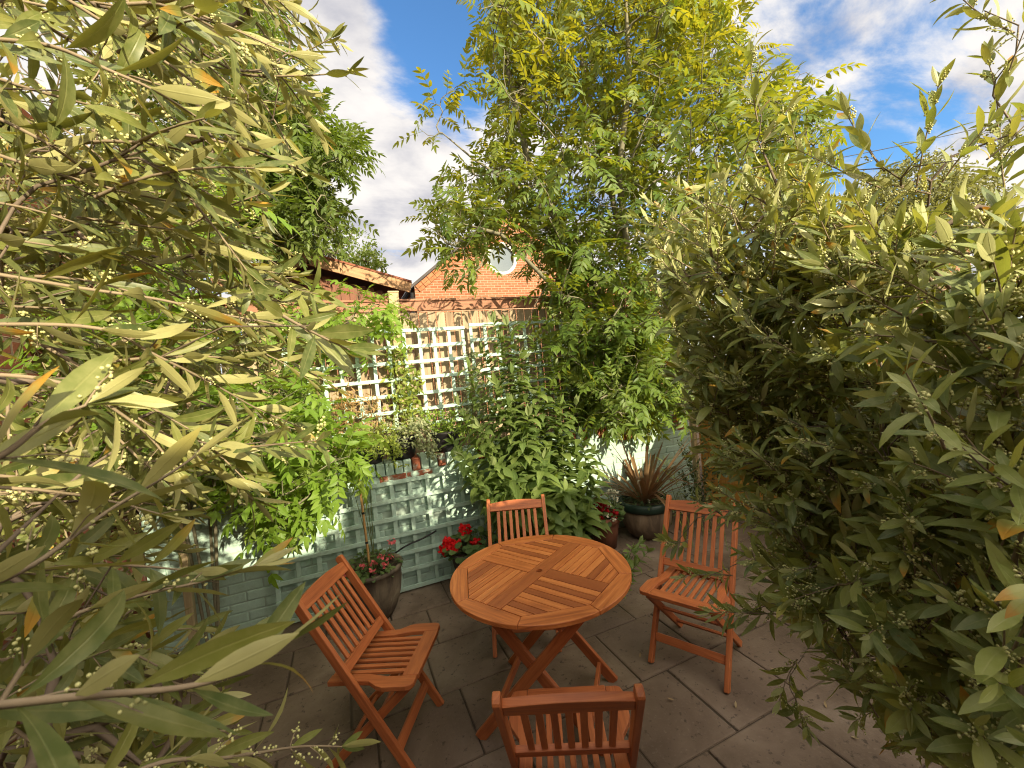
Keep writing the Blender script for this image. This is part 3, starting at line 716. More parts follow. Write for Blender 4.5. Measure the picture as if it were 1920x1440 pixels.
def chair(loc, rz, label):
    t = thing('folding_chair', loc, label, 'chair', 'four slatted folding chairs round the table', rz)
    top = np.array([-.30, 0, .856]); foot = np.array([.205, 0, 0]); d = nrmz(top-foot); n = np.array([d[2], 0, -d[0]]); yv = np.array([0, 1., 0])
    Ls = np.linalg.norm(top-foot)
    for s in (-1, 1):
        b = MB(); w = .021
        P = [(-w, 0), (w, 0), (w, Ls-.012)] + [(w*math.cos(a), Ls-.012+.014*math.sin(a)) for a in np.linspace(0.3, PI-.3, 6)] + [(-w, Ls-.012)]
        b.prism(P, foot+yv*(s*.205-.0125), n, d, np.cross(n, d), .025 if np.cross(n, d)[1] > 0 else -.025, (0, 1))
        if np.cross(n, d)[1] < 0: b.V[-1] = b.V[-1] + np.array([0, 0.0, 0])
        b.build('stile', M['chairwood'], t, bevel=0.004)
    for s in (-1, 1):
        b = MB(); b.beam((.222, s*.176, .428), (-.235, s*.176, .0), .040, .023, (1, 0, 0)); b.build('leg', M['chairwood'], t, bevel=0.004)
    def back(px, pz): return foot + d*pz + n*px
    b = MB()
    W2 = .193; s0 = .905*Ls
    arc = [(y, s0+.058+.016*(1-(y/W2)**2)) for y in np.linspace(W2, -W2, 15)]
    b.prism([(-W2, s0), (W2, s0)] + arc, foot - n*0.013, yv, d, np.cross(yv, d), 0.026, (1, 0), rnd=.35)
    zl = .60*Ls
    b.prism([(-W2, zl-.045), (W2, zl-.045), (W2, zl), (-W2, zl)], foot - n*0.011, yv, d, np.cross(yv, d), 0.022, (1, 0), rnd=.3)
    for i in range(7):
        y = -.135+.27*i/6
        b.prism([(y-.0115, zl+.0005), (y+.0115, zl+.0005), (y+.0115, s0-.0005), (y-.0115, s0-.0005)], foot-n*.006, yv, d, np.cross(yv, d), .012, (0, 1), rnd=RNG.random()*.5)
    b.build('backrest', M['chairwood'], t, bevel=0.003)
    b = MB(); zs = .418; th = .022
    tilt = np.array([1, 0, .03]); tilt /= np.linalg.norm(tilt); tz = np.cross(tilt, yv)
    for s in (-1, 1):
        o_ = [(-.185, .186), (-.06, .186), (.02, .190), (.07, .222), (.10, .232), (.21, .232), (.236, .222), (.243, .205)]
        i_ = [(.243, .162), (.10, .162), (.0, .140), (-.185, .140)]
        P = [(x, y*s) for x, y in o_+i_]
        if s > 0: P = P[::-1]
        b.prism(P, (0, 0, zs), tilt, yv, tz, th, (1, 0), rnd=.2+.3*RNG.random())
    b.prism([(.172, -.161), (.248, -.161), (.248, .161), (.172, .161)], (0, 0, zs+.0006), tilt, yv, tz, th, (0, 1), rnd=.3)
    b.prism([(-.180, -.139), (-.125, -.139), (-.125, .139), (-.180, .139)], (0, 0, zs+.0006), tilt, yv, tz, th, (0, 1), rnd=.45)
    for i in range(7):
        y = -.118+.236*i/6
        b.prism([(-.124, y-.0105), (.171, y-.0105), (.171, y+.0105), (-.124, y+.0105)], (0, 0, zs+.004), tilt, yv, tz, .014, (1, 0), rnd=RNG.random()*.5)
    b.build('seat', M['chairwood'], t, bevel=0.003)
    q = foot+d*.145
    b = MB(); b.beam(q-yv*.192, q+yv*.192, .045, .018, d); b.build('rung', M['chairwood'], t, bevel=0.003)
    for k in (.20, .62):
        p = np.array([-.235, 0, 0])*(1-k)+np.array([.222, 0, .428])*k
        b = MB(); b.beam(p-yv*.164, p+yv*.164, .032, .016, (0.457, 0, .428)); b.build('rung', M['chairwood'], t, bevel=0.003)
    return t
def rzf(fx, fy): return math.atan2(fy, fx)
c0 = chair((1.787, 1.865, 0), rzf(-.89, -.45), 'slatted folding chair right of the table, partly behind olive sprigs')
dup(c0, (.045, 2.186, 0), rzf(.88, -.48), 'slatted folding chair left of the table, beside the mottled stone pot')
dup(c0, (.629, 1.305, 0), rzf(.43, .90), 'slatted folding chair nearest the viewer, its back cut by the bottom edge')
dup(c0, (.986, 2.578, 0), rzf(-.40, -.92), 'slatted folding chair on the far side of the table, against the tall green shrub')

# ------------------------------------------------------------------ plants: generators
def ang_axis(v, ax, a):
    return v*np.cos(a) + np.cross(ax, v)*np.sin(a) + ax*(v@ax)*(1-np.cos(a))
def perp(d):
    r = RNG.normal(size=3); r = r-d*(r@d); return r/np.linalg.norm(r)
def inpoly(P, x, y):
    r = False; n = len(P)
    for i in range(n):
        (x1, y1), (x2, y2) = P[i], P[(i+1) % n]
        if (y1 > y) != (y2 > y) and x < (x2-x1)*(y-y1)/(y2-y1)+x1: r = not r
    return r
def sample_poly(P, n, hole=None):
    P = np.array(P, float); lo, hi = P.min(0), P.max(0); o = []
    while len(o) < n:
        x, y = RNG.uniform(lo, hi)
        if inpoly(P, x, y) and not any(inpoly(h, x, y) for h in (hole or ())): o.append((x, y))
    return o
def bez(a, b, c, n):
    s = np.linspace(0, 1, n)[:, None]; return a*(1-s)**2+2*b*s*(1-s)+c*s**2

class Skel:
    """seed polylines plus twigs that reach for target points"""
    def __init__(s): s.P = []; s.par = []; s.D = []; s.cnt = []; s.chains = []
    def seed(s, pts, frm=None, step=0.12):
        pts = np.asarray(pts, float); out = [pts[0]]
        for a, b in zip(pts[:-1], pts[1:]):
            k = max(1, int(np.linalg.norm(b-a)/step)); out += [a+(b-a)*(i+1)/k for i in range(k)]
        return s._chain(frm, np.array(out))
    def _chain(s, frm, pts):
        ch = [] if frm is None else [frm]
        for p in pts:
            s.par.append(ch[-1] if ch else -1); s.P.append(p); ch.append(len(s.P)-1)
        s.chains.append(ch); return ch
    def reach(s, T, up=0.35, step=0.13, stiff=0.35):
        T = np.asarray(T, float); dirs = []
        A = np.array(s.P); d0 = np.array([np.linalg.norm(A-t, axis=1).min() for t in T])
        res = [None]*len(T)
        for i in np.argsort(d0):
            t = T[i]; A = np.array(s.P); v = t-A; dist = np.linalg.norm(v, axis=1)
            cost = dist + up*np.maximum(0, -(v[:, 2])) + 0.12*np.maximum(0, 0.08-dist)*10
            k = int(np.argmin(cost)); p = A[k]; L = dist[k]
            pd = A[k]-A[s.par[k]] if s.par[k] >= 0 else np.array([0, 0, 1.]); pd = pd/max(1e-6, np.linalg.norm(pd))
            mid = p + pd*L*stiff + np.array([0, 0, 0.05*L]); n = max(2, int(L/step)+1)
            pts = bez(p, mid, t, n+1)[1:]
            s._chain(k, pts); e = pts[-1]-(pts[-2] if len(pts) > 1 else p); res[i] = e/max(1e-6, np.linalg.norm(e))
        return np.array(res)
    def tubes(s, mb, r0, pw=0.45, sides=5, rmax=1, rootr=None):
        n = len(s.P); c = np.zeros(n)
        for ch in s.chains: c[ch[-1]] += 1
        for i in range(n-1, -1, -1):
            if s.par[i] >= 0: c[s.par[i]] += c[i]
        R = np.minimum(r0*np.maximum(c, 1)**pw, rmax)
        A = np.array(s.P)
        for ch in s.chains:
            if len(ch) < 2: continue
            r = R[ch].copy()
            if ch[0] == s.par[ch[1]] and len(ch) > 1: r[0] = min(r[0], r[1]*1.15)
            r = np.maximum.accumulate(r[::-1])[::-1]; r[-1] *= .7
            mb.tube(A[ch], r, sides if r[0] > 2*r0 else 4, rnd=RNG.random(), cap=False)

def olive_sprig(lv, tw, bd, path, leaf=0.062, gap=0.022, r0=0.0022, buds=0.5, first=0.1, budr=0.0016, blade=0.19, spread=1.0, bias=None):
    """opposite leaves along a twig path with bud panicles in the axils"""
    path = np.asarray(path, float)
    seg = np.linalg.norm(np.diff(path, axis=0), axis=1); cum = np.concatenate([[0], np.cumsum(seg)]); L = cum[-1]
    rr = np.linspace(r0, r0*0.4, len(path)); tw.tube(path, rr, 5, rnd=RNG.random(), cap=False)
    g = nrmz(path[1]-path[0]); ax0 = perp(g); k = 0; q = L*first
    while q < L:
        j = min(np.searchsorted(cum, q)-1, len(seg)-1); j = max(j, 0); p = path[j]+(path[j+1]-path[j])*(q-cum[j])/seg[j]; t = (path[j+1]-path[j])/seg[j]
        ax = ax0 - t*(ax0@t); ax /= np.linalg.norm(ax)
        if k % 2: ax = np.cross(t, ax)
        ax = ang_axis(ax, t, RNG.normal()*0.25)
        fr = q/L
        for sg in (1, -1):
            if RNG.random() < 0.07: continue
            a = spread*(math.radians(58)-math.radians(24)*fr) + RNG.normal()*0.18
            d = t*math.cos(a)+ax*sg*math.sin(a)
            if bias is not None: d = nrmz(d+bias*0.5)
            d = nrmz(d + np.array([0, 0, -0.08]) + RNG.normal(size=3)*0.07)
            nr = nrmz(t*1.0 - d*(t@d) + np.array([0, 0, .35]))
            ll = leaf*(1.05-0.35*fr**2)*RNG.uniform(0.72, 1.18)*(0.8 if fr < .08 else 1)
            lv.add(p+d*r0, d, nr, ll, ll*blade*RNG.uniform(.85, 1.15), RNG.normal()*0.55+0.25, RNG.random())
            if buds and RNG.random() < buds:
                pd = nrmz(t*0.7+ax*sg*0.6+RNG.normal(size=3)*.25); pl = leaf*RNG.uniform(.3, .55); side = perp(pd); nb = int(RNG.integers(7, 15))
                tw.tube([p, p+pd*pl*.55, p+pd*pl+np.array([0, 0, -.004])], [r0*.32, r0*.25, r0*.15], 3, cap=False)
                s_ = RNG.uniform(.25, 1.05, nb)[:, None]; off = nrmz(RNG.normal(size=(nb, 3)))*leaf*0.10*(1.25-s_*.8)
                bd.blobs(p+pd*pl*s_+off, budr*RNG.uniform(.75, 1.25, nb), RNG.random(nb))
        k += 1; q += gap*RNG.uniform(.8, 1.25)
    t = nrmz(path[-1]-path[-2])
    for _ in range(2):
        d = nrmz(t+RNG.normal(size=3)*.28); lv.add(path[-1], d, perp(d), leaf*.6, leaf*.6*blade, .1, RNG.random())

def pinnate(lv, tw, P, D, UPV, L, pairs=5, lf=0.30, wid=0.36, droop=0.5, rnd=None, ang=62):
    """compound leaves: P base, D direction, L rachis length; leaflets lie roughly in one plane"""
    for i in range(len(P)):
        d = D[i]; L_ = L[i]; up = UPV[i]-d*(UPV[i]@d); up = up/max(1e-6, np.linalg.norm(up)); sd = np.cross(d, up)
        n = pairs + int(RNG.integers(-1, 2)); cr = droop*RNG.uniform(.6, 1.4)
        s_ = np.linspace(0.28, 0.97, n)
        def pt(s): 
            a = cr*s; return P[i] + d*L_*math.sin(a)/cr - up*L_*(1-math.cos(a))/cr
        tan = lambda s: d*math.cos(cr*s)-up*math.sin(cr*s)
        nor = lambda s: up*math.cos(cr*s)+d*math.sin(cr*s)
        tw.tube([pt(0), pt(.5), pt(1)], [.0022, .0016, .001], 3, cap=False)
        r = RNG.random() if rnd is None else rnd[i]
        B = []; DD = []; NN = []
        for s in s_:
            for sg in (1, -1):
                a = math.radians(ang-18*s)+RNG.normal()*.12
                B.append(pt(s)); DD.append(tan(s)*math.cos(a)+sd*sg*math.sin(a)-nor(s)*.12+RNG.normal(size=3)*.06); NN.append(nor(s)+RNG.normal(size=3)*.22)
        B.append(pt(1)); DD.append(tan(1)); NN.append(nor(1)); B = np.array(B)
        k = len(B); ll = L_*lf*RNG.uniform(.85, 1.12, k)*np.concatenate([np.repeat(.78+.3*np.sin(PI*(s_*.85+.1)), 2), [1.1]])
        lv.add(B, np.array(DD), np.array(NN), ll, ll*wid, RNG.normal(size=k)*.2+.3, np.clip(r+RNG.normal(size=k)*.10, 0, 1))

# ------------------------------------------------------------------ olive on the right
def right_olive():
    base = at(1850, 1440, 1.05); base[2] = 0
    t = thing('olive_bush', tuple(base), 'big budding olive bush filling the right side, pale tips against the sky', 'bush')
    def loc(p): return np.asarray(p)-base
    sk = Skel()
    top = at(1640, 640, 1.25)
    t1 = sk.seed([base*0, loc(at(1830, 1440, 1.08))*np.array([.6, .6, 1])*.5, loc(at(1740, 1000, 1.15)), loc(top)])
    sk.seed([sk.P[t1[6]], loc(at(1560, 800, 1.45)), loc(at(1450, 620, 1.6)), loc(at(1400, 480, 1.7))], t1[6])
    sk.seed([sk.P[t1[9]], loc(at(1800, 760, .95)), loc(at(1850, 560, .8)), loc(at(1880, 400, .75))], t1[9])
    sk.seed([sk.P[t1[-1]], loc(at(1650, 480, 1.05)), loc(at(1640, 330, .95))], t1[-1])
    sk.seed([sk.P[t1[-3]], loc(at(1560, 560, 1.15)), loc(at(1480, 400, 1.05)), loc(at(1420, 260, 1.0))], t1[-3])
    sk.seed([sk.P[t1[-1]], loc(at(1730, 480, .95)), loc(at(1745, 340, .85))], t1[-1])
    sk.seed([sk.P[t1[5]], loc(at(1620, 1130, 1.2)), loc(at(1560, 1200, 1.35))], t1[5])
    sk.seed([sk.P[t1[7]], loc(at(1780, 1060, .8)), loc(at(1840, 1160, .72))], t1[7])
    main = [(1240, 455), (1330, 410), (1390, 360), (1470, 370), (1560, 410), (1640, 430), (1740, 450), (1840, 450), (1960, 430), (1960, 1460), (1820, 1460), (1760, 1400), (1680, 1330), (1560, 1260), (1500, 1190), (1450, 1090), (1400, 1000), (1400, 900), (1350, 800), (1310, 700), (1290, 600), (1250, 530)]
    S = sample_poly(main, 470) + sample_poly([(1235, 450), (1330, 400), (1390, 360), (1560, 390), (1620, 460), (1600, 700), (1560, 900), (1420, 900), (1350, 800), (1300, 700), (1270, 580)], 250) + sample_poly([(1310, 690), (1600, 650), (1700, 900), (1640, 1120), (1500, 1060), (1410, 960), (1370, 830)], 120)
    T = []; info = []
    for x, y in S:
        if x > 1580 and y < 720 and RNG.random() < .45: continue
        near = 0.42+(1920-min(x, 1920))/640*0.62 + max(0, (700-y))/700*.12
        dp = near*(1+RNG.beta(1.1, 1.8)*(.25 if x > 1600 and y < 700 else .85))
        p = at(x, y, dp)
        if p[2] < 0.15 or p[0] > 3.6: dp = near; p = at(x, y, dp)
        T.append(loc(p)); info.append(dp)
    # sprigs that stick out of the mass, seen one by one in the photograph
    extra = [(1236, 425, 1.0), (1262, 410, 1.05), (1415, 170, .95), (1440, 250, 1.0), (1625, 270, .85), (1500, 300, 1.0), (1735, 275, .8), (1270, 1015, 1.25), (1340, 960, 1.2), (1400, 1150, 1.1), (1330, 1080, 1.3), (1500, 1330, 1.0), (1480, 1270, 1.05), (1360, 850, 1.4), (1845, 20, .85), (1862, 180, .85), (1880, 300, .85), (1905, 100, .8), (1900, 250, .8), (1890, 400, .8), (1700, 640, .55), (1740, 780, .45), (1310, 470, 1.2), (1250, 470, 1.0), (1280, 520, 1.0), (1300, 560, 1.0), (1260, 600, 1.1), (1330, 430, .95), (1350, 500, .95), (1390, 560, .95), (1450, 480, .9), (1290, 640, 1.05), (1340, 620, 1.0), (1310, 720, 1.1), (1420, 640, .9), (1380, 330, 1.05), (1310, 380, 1.1), (1580, 320, .9), (1690, 350, .85), (1800, 300, .75), (1530, 330, 1.0), (1360, 420, 1.2), (1650, 560, .6), (1750, 560, .58), (1850, 640, .52), (1800, 700, .52), (1690, 760, .6), (1880, 780, .5), (1780, 900, .52), (1860, 960, .52), (1700, 980, .6), (1820, 560, .55), (1900, 540, .55), (1720, 1120, .6), (1850, 1150, .55), (1780, 1260, .6), (1880, 1330, .55), (1660, 1180, .6), (1590, 1090, .7)]
    for x, y, d in extra: T.append(loc(at(x, y, d))); info.append(d)
    T = np.array(T)
    D = sk.reach(T, up=.3, step=.12)
    wd = MB(); sk.tubes(wd, .0013, .38, 5, rmax=.018); wd.build('branches', M['olivebark'], t, smooth=True)
    lv, tw, bd = Leaves(), MB(), MB()
    ctr = loc(at(1700, 900, 1.3))
    for p, d, dp in zip(T, D, info):
        o = nrmz(p-ctr); d = nrmz(d*.8+o*.5+np.array([0, 0, .45])+RNG.normal(size=3)*.35)
        L = RNG.uniform(.09, .19)
        b_ = p - d*L*.45; e = p+d*L*.55
        path = bez(b_, p+perp(d)*L*.08, e, 6)
        olive_sprig(lv, tw, bd, path, leaf=RNG.uniform(.056, .076), gap=.0185, r0=.0019, buds=.55, blade=.24, spread=1.0, budr=.0018, first=.05)
    print('right olive leaves', sum(len(a[0]) for a in lv.a))
    lv.build('leaves', M['olive'], t, LANCE, .22, .06)
    tw.build('twigs', M['olivetwig'], t, smooth=True); bd.build('flower_buds', M['bud'], t, smooth=True)
right_olive()

# ------------------------------------------------------------------ olive on the left
def left_olive():
    base = np.array([-1.05, 0.75, 0.0])
    t = thing('olive_tree', tuple(base), 'olive tree leaning in from the left with long branches close to the viewer', 'tree')
    loc = lambda p: np.asarray(p)-base
    sk = Skel()
    tr = sk.seed([base*0, (.02, -.03, .7), (-.02, -.05, 1.3), (.03, -.03, 1.9), (.05, -.05, 2.5)])
    lv, tw, bd = Leaves(), MB(), MB()
    br = [  # pixel polylines with depths: the branches that can be told apart
        ([(-60, 70, .36), (90, 85, .37), (200, 130, .38), (290, 170, .40), (370, 220, .43), (440, 262, .47)], .068),
        ([(60, -40, .40), (160, 20, .42), (330, 130, .46), (420, 205, .50), (470, 260, .54)], .066),
        ([(230, -60, .48), (340, 10, .50), (450, 60, .52), (560, 110, .56)], .066),
        ([(-60, 505, .40), (150, 540, .43), (300, 562, .47), (420, 590, .52), (540, 612, .58), (640, 640, .64)], .066),
        ([(-60, 608, .38), (180, 615, .42), (290, 665, .46), (400, 720, .52), (480, 765, .58), (560, 800, .64)], .066),
        ([(-80, 1330, .18), (150, 1305, .185), (330, 1290, .195), (440, 1262, .205), (520, 1210, .22)], .064),
        ([(-90, 900, .21), (10, 850, .215), (90, 790, .225), (160, 760, .24)], .064),
        ([(-80, 1120, .24), (60, 1060, .26), (200, 960, .30), (330, 880, .34), (400, 830, .38)], .064),
        ([(-60, 300, .42), (120, 330, .46), (260, 390, .52), (360, 450, .58), (470, 500, .66), (560, 520, .72)], .062),
        ([(-50, 200, .40), (90, 270, .43), (200, 350, .48), (300, 420, .54)], .066),
        ([(150, 1500, .30), (300, 1430, .32), (430, 1420, .36), (560, 1400, .42), (640, 1400, .46)], .058),
        ([(-60, 1420, .26), (100, 1180, .30), (250, 1120, .33), (380, 1090, .36), (480, 1060, .4)], .06),
        ([(-60, 700, .34), (120, 720, .36), (260, 800, .40), (330, 880, .42)], .062),
        ([(420, -80, .55), (500, -20, .58), (560, 40, .6)], .06),
        ([(-60, 420, .5), (160, 450, .55), (330, 520, .62), (480, 600, .7)], .06),
    ]
    tips = []
    for pts, lf in br:
        W3 = np.array([loc(at(*p)) for p in pts])
        k = len(W3); s = np.linspace(0, k-1, k*5); i0 = np.clip(s.astype(int), 0, k-2); f = (s-i0)[:, None]
        # Catmull-Rom through the points
        Pm = W3[np.maximum(i0-1, 0)]; P0 = W3[i0]; P1 = W3[i0+1]; P2 = W3[np.minimum(i0+2, k-1)]
        C = 0.5*((2*P0)+(-Pm+P1)*f+(2*Pm-5*P0+4*P1-P2)*f**2+(-Pm+3*P0-3*P1+P2)*f**3)
        olive_sprig(lv, tw, bd, C, leaf=lf, gap=.021, r0=.0021, buds=.34, blade=.20, spread=.85, budr=.0013, first=.02)
        tips.append(W3[0])
    sk.reach(np.array(tips), up=.2, step=.12)
    P1 = [(-40, -40), (560, -40), (575, 60), (540, 200), (470, 300), (430, 420), (560, 470), (620, 560), (600, 640), (560, 760), (480, 850), (330, 900), (200, 960), (-40, 1000)]
    P2 = [(-40, 900), (330, 880), (330, 960), (260, 1100), (360, 1300), (440, 1460), (-40, 1460)]
    T = []; LF = []; DP = []
    for x, y in sample_poly(P1, 270):
        if RNG.random() < max(0, (x-330)/330)*0.8: continue
        dp = RNG.uniform(.42, 1.15); T.append(loc(at(x, y, dp))); DP.append(dp)
    for x, y in sample_poly(P2, 80):
        dp = RNG.uniform(.36, .9); T.append(loc(at(x, y, dp))); DP.append(dp)
    T = np.array(T); D = sk.reach(T, up=.2, step=.12)
    for p, d, dp in zip(T, D, DP):
        d = nrmz(d*.5+(RT*.9-UP*.15)+RNG.normal(size=3)*.4); L = RNG.uniform(.10, .20)
        b_ = p-d*L*.5; e = p+d*L*.5+np.array([0, 0, -.012])
        olive_sprig(lv, tw, bd, bez(b_, p+perp(d)*L*.08, e, 6), leaf=RNG.uniform(.052, .068), gap=.021, r0=.0020, buds=.14, blade=.205, spread=.9, budr=.0018, first=.03)
    wd = MB(); wd.tube(np.array([(0, 0, -.02), (.02, -.03, .7), (-.02, -.05, 1.3), (.03, -.03, 1.9), (.05, -.05, 2.5)]), [.06, .05, .045, .035, .02], 10); sk.tubes(wd, .0011, .36, 6, rmax=.0075); wd.build('trunk', M['olivebark'], t, smooth=True)
    print('left olive leaves', sum(len(a[0]) for a in lv.a))
    lv.build('leaves', M['olivegold'], t, LANCE, .22, .06)
    tw.build('twigs', M['olivetwig'], t, smooth=True); bd.build('flower_buds', M['bud'], t, smooth=True)
left_olive()

# ------------------------------------------------------------------ ash trees
def ash(name, label, base, stems, targets, leafL, mat_, r0=.0035, per=2, hi=None, wood='ashbark', cat='tree', along=True, lf=.30, wid=.36, pairs=5, droop=.55, rmax=.06):
    base = np.asarray(base, float); t = thing(name, tuple(base), label, cat); loc = lambda p: np.asarray(p)-base
    sk = Skel()
    for s in stems: sk.seed([loc(p) for p in s], None, .15)
    T = np.array([loc(p) for p in targets]); D = sk.reach(T, up=.5, step=.16)
    wd = MB(); sk.tubes(wd, r0, .45, 6, rmax=rmax); wd.build('trunk', M[wood], t, smooth=True)
    lv, tw = Leaves(), MB(); P = []; DD = []; U = []; L = []; R = []
    zs = T[:, 2]; 
    for p, d in zip(T, D):
        k = per + int(RNG.integers(0, 2)); ph = RNG.random()*2*PI; a0 = perp(d); a1 = np.cross(d, a0)
        for j in range(k):
            a = ph+j*2*PI/k*1.0; o = a0*math.cos(a)+a1*math.sin(a)
            q = nrmz(d*.45+o*.9+np.array([0, 0, .12])); P.append(p-d*.05*j); DD.append(q); U.append(nrmz(np.array([0, 0, 1.])+d*.4+RNG.normal(size=3)*.25)); L.append(leafL*RNG.uniform(.7, 1.15))
            hh = 0 if hi is None else np.clip((p[2]+base[2]-hi[0])/(hi[1]-hi[0]), 0, 1)  # upper leaves yellower: new growth, plus sunlit tone put into the colour
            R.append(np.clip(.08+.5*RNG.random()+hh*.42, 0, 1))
    pinnate(lv, tw, np.array(P), np.array(DD), np.array(U), np.array(L), pairs=pairs, lf=lf, wid=wid, droop=droop, rnd=np.array(R))
    print(name, 'leaflets', sum(len(a[0]) for a in lv.a))
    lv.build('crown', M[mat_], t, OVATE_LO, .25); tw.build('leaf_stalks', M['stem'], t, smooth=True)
    return t
def centre_ash():
    b = np.array([2.95, 4.05, 0.95])
    def D(x, y): return 4.35+RNG.normal()*.45
    stems = [[b, at(1205, 620, 4.7), at(1150, 380, 4.6), at(1100, 160, 4.5), at(1060, -60, 4.4)],
             [b+[.06, .02, 0], at(1228, 600, 4.75), at(1225, 350, 4.7), at(1235, 120, 4.6), at(1245, -120, 4.6)],
             [b+[-.06, .03, 0], at(1190, 650, 4.6), at(1080, 480, 4.4), at(990, 300, 4.3), at(950, 120, 4.3), at(960, -40, 4.3)],
             [b+[.1, -.03, 0], at(1240, 620, 4.7), at(1300, 400, 4.6), at(1370, 220, 4.6), at(1420, 90, 4.6)],
             [b+[.03, -.08, 0], at(1215, 640, 4.5), at(1180, 500, 4.2), at(1160, 330, 4.0), at(1180, 150, 4.0), at(1170, -80, 4.1)],
             [b+[.12, .05, 0], at(1250, 600, 4.9), at(1330, 420, 4.8), at(1450, 330, 4.6), at(1520, 250, 4.5)],
             [b+[-.1, -.05, 0], at(1170, 680, 4.4), at(1060, 560, 4.0), at(940, 440, 3.9), at(870, 420, 3.8)],
             [b+[-.1, -.02, 0], at(1100, 470, 4.4), at(1000, 370, 4.2), at(890, 300, 4.0), at(830, 250, 3.9)]]
    crown = [(900, -120), (890, 40), (935, 150), (915, 230), (905, 290), (850, 340), (805, 385), (800, 440), (850, 490), (920, 470), (960, 440), (1000, 440), (1010, 520), (1060, 560), (1050, 620), (1090, 640), (1240, 640), (1300, 560), (1290, 430), (1420, 380), (1540, 330), (1550, 250), (1520, 190), (1440, 150), (1410, 70), (1350, -20), (1330, -120)]
    low = [(1040, 600), (1260, 600), (1290, 680), (1290, 760), (1240, 790), (1120, 790), (1080, 720), (1040, 660)]
    T = [at(x, y, 4.35+RNG.normal()*.5) for x, y in sample_poly(crown, 1300)]
    T += [at(x, y, 4.25+RNG.normal()*.3) for x, y in sample_poly(low, 230)]
    T += [at(x, y, 4.2+RNG.normal()*.2) for x, y in sample_poly([(985, 430), (1070, 410), (1100, 570), (1030, 560)], 45)]
    T += [at(*q) for q in ((800, 190, 3.9), (785, 240, 3.9), (830, 210, 3.9), (845, 170, 3.9), (815, 255, 3.9), (870, 160, 4), (885, 150, 4.1), (1530, 150, 4.4), (1500, 140, 4.4), (1560, 240, 4.4), (1545, 300, 4.4), (900, 500, 3.8), (880, 515, 3.8), (850, 520, 3.8), (1010, 560, 3.9), (990, 600, 3.9))]
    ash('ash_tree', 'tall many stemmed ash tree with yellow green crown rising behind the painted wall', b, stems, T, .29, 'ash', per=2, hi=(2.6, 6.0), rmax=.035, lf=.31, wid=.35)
centre_ash()
def left_ash():
    b = np.array([-1.2, 4.9, 0.0])
    stems = [[b, at(470, 620, 4.8), at(440, 420, 4.6), at(420, 200, 4.4), at(400, 0, 4.2)],
             [b+[.1, 0, 0], at(500, 600, 4.7), at(530, 420, 4.6), at(560, 280, 4.5), at(520, 120, 4.4)],
             [b+[-.1, 0, 0], at(400, 600, 4.5), at(320, 400, 4.2), at(280, 200, 4)]]
    P = [(250, -60), (520, -60), (540, 60), (520, 150), (560, 200), (650, 240), (660, 300), (590, 340), (610, 390), (600, 430), (560, 450), (420, 470), (300, 480), (200, 420), (180, 200)]
    T = [at(x, y, 4.3+RNG.normal()*.45) for x, y in sample_poly(P, 700)]
    T += [at(x, y, 4.3+RNG.normal()*.4) for x, y in sample_poly([(480, 140), (560, 190), (655, 245), (670, 300), (600, 340), (630, 390), (640, 430), (560, 455), (480, 455), (430, 300)], 330)]
    T += [at(*q) for q in ((640, 265, 4.2), (655, 285, 4.2), (630, 320, 4.2), (660, 400, 4.3), (600, 235, 4.3), (560, 170, 4.3))]
    ash('ash_tree', 'darker ash tree at upper left behind the olive branches and fence', b, stems, T, .27, 'ashdark', per=2, rmax=.05)
left_ash()
def wisteria():
    b = np.array([-1.0, 3.35, 0.0])
    stems = [[b, at(330, 900, 2.9), at(420, 780, 2.9), at(520, 790, 2.8), at(600, 820, 2.8)],
             [b+[.03, 0, 0], at(330, 800, 2.9), at(330, 560, 2.8), at(300, 400, 2.6)],
             [b+[.03, .03, 0], at(380, 760, 3.2), at(480, 620, 3.5), at(600, 570, 3.6), at(700, 580, 3.6)],
             [b+[.05, -.03, 0], at(400, 860, 2.7), at(470, 880, 2.5), at(540, 940, 2.5)]]
    T = [at(x, y, 2.75+RNG.normal()*.22) for x, y in sample_poly([(240, 790), (420, 750), (560, 710), (640, 790), (690, 830), (640, 890), (600, 930), (540, 990), (490, 950), (430, 910), (330, 870), (250, 850)], 260)]
    T += [at(x, y, 2.5+RNG.normal()*.25) for x, y in sample_poly([(180, 350), (380, 340), (440, 420), (380, 520), (250, 560), (150, 520)], 110)]
    T += [at(x, y, 2.1+RNG.normal()*.2) for x, y in sample_poly([(40, 540), (330, 520), (380, 760), (260, 900), (40, 880)], 110)]
    T += [at(x, y, 3.55+RNG.normal()*.12) for x, y in sample_poly([(470, 560), (600, 530), (720, 560), (740, 600), (640, 660), (500, 690), (420, 640)], 60)]
    T += [at(*q) for q in ((510, 1000, 2.5), (530, 985, 2.5), (550, 960, 2.5), (590, 940, 2.6), (740, 575, 3.6), (690, 640, 3.6))]
    ash('wisteria', 'bright green wisteria spilling over the left part of the painted wall', b, stems, T, .25, 'wisteria', per=2, r0=.002, rmax=.011, cat='climber', lf=.30, wid=.40, pairs=5, droop=.8)
wisteria()

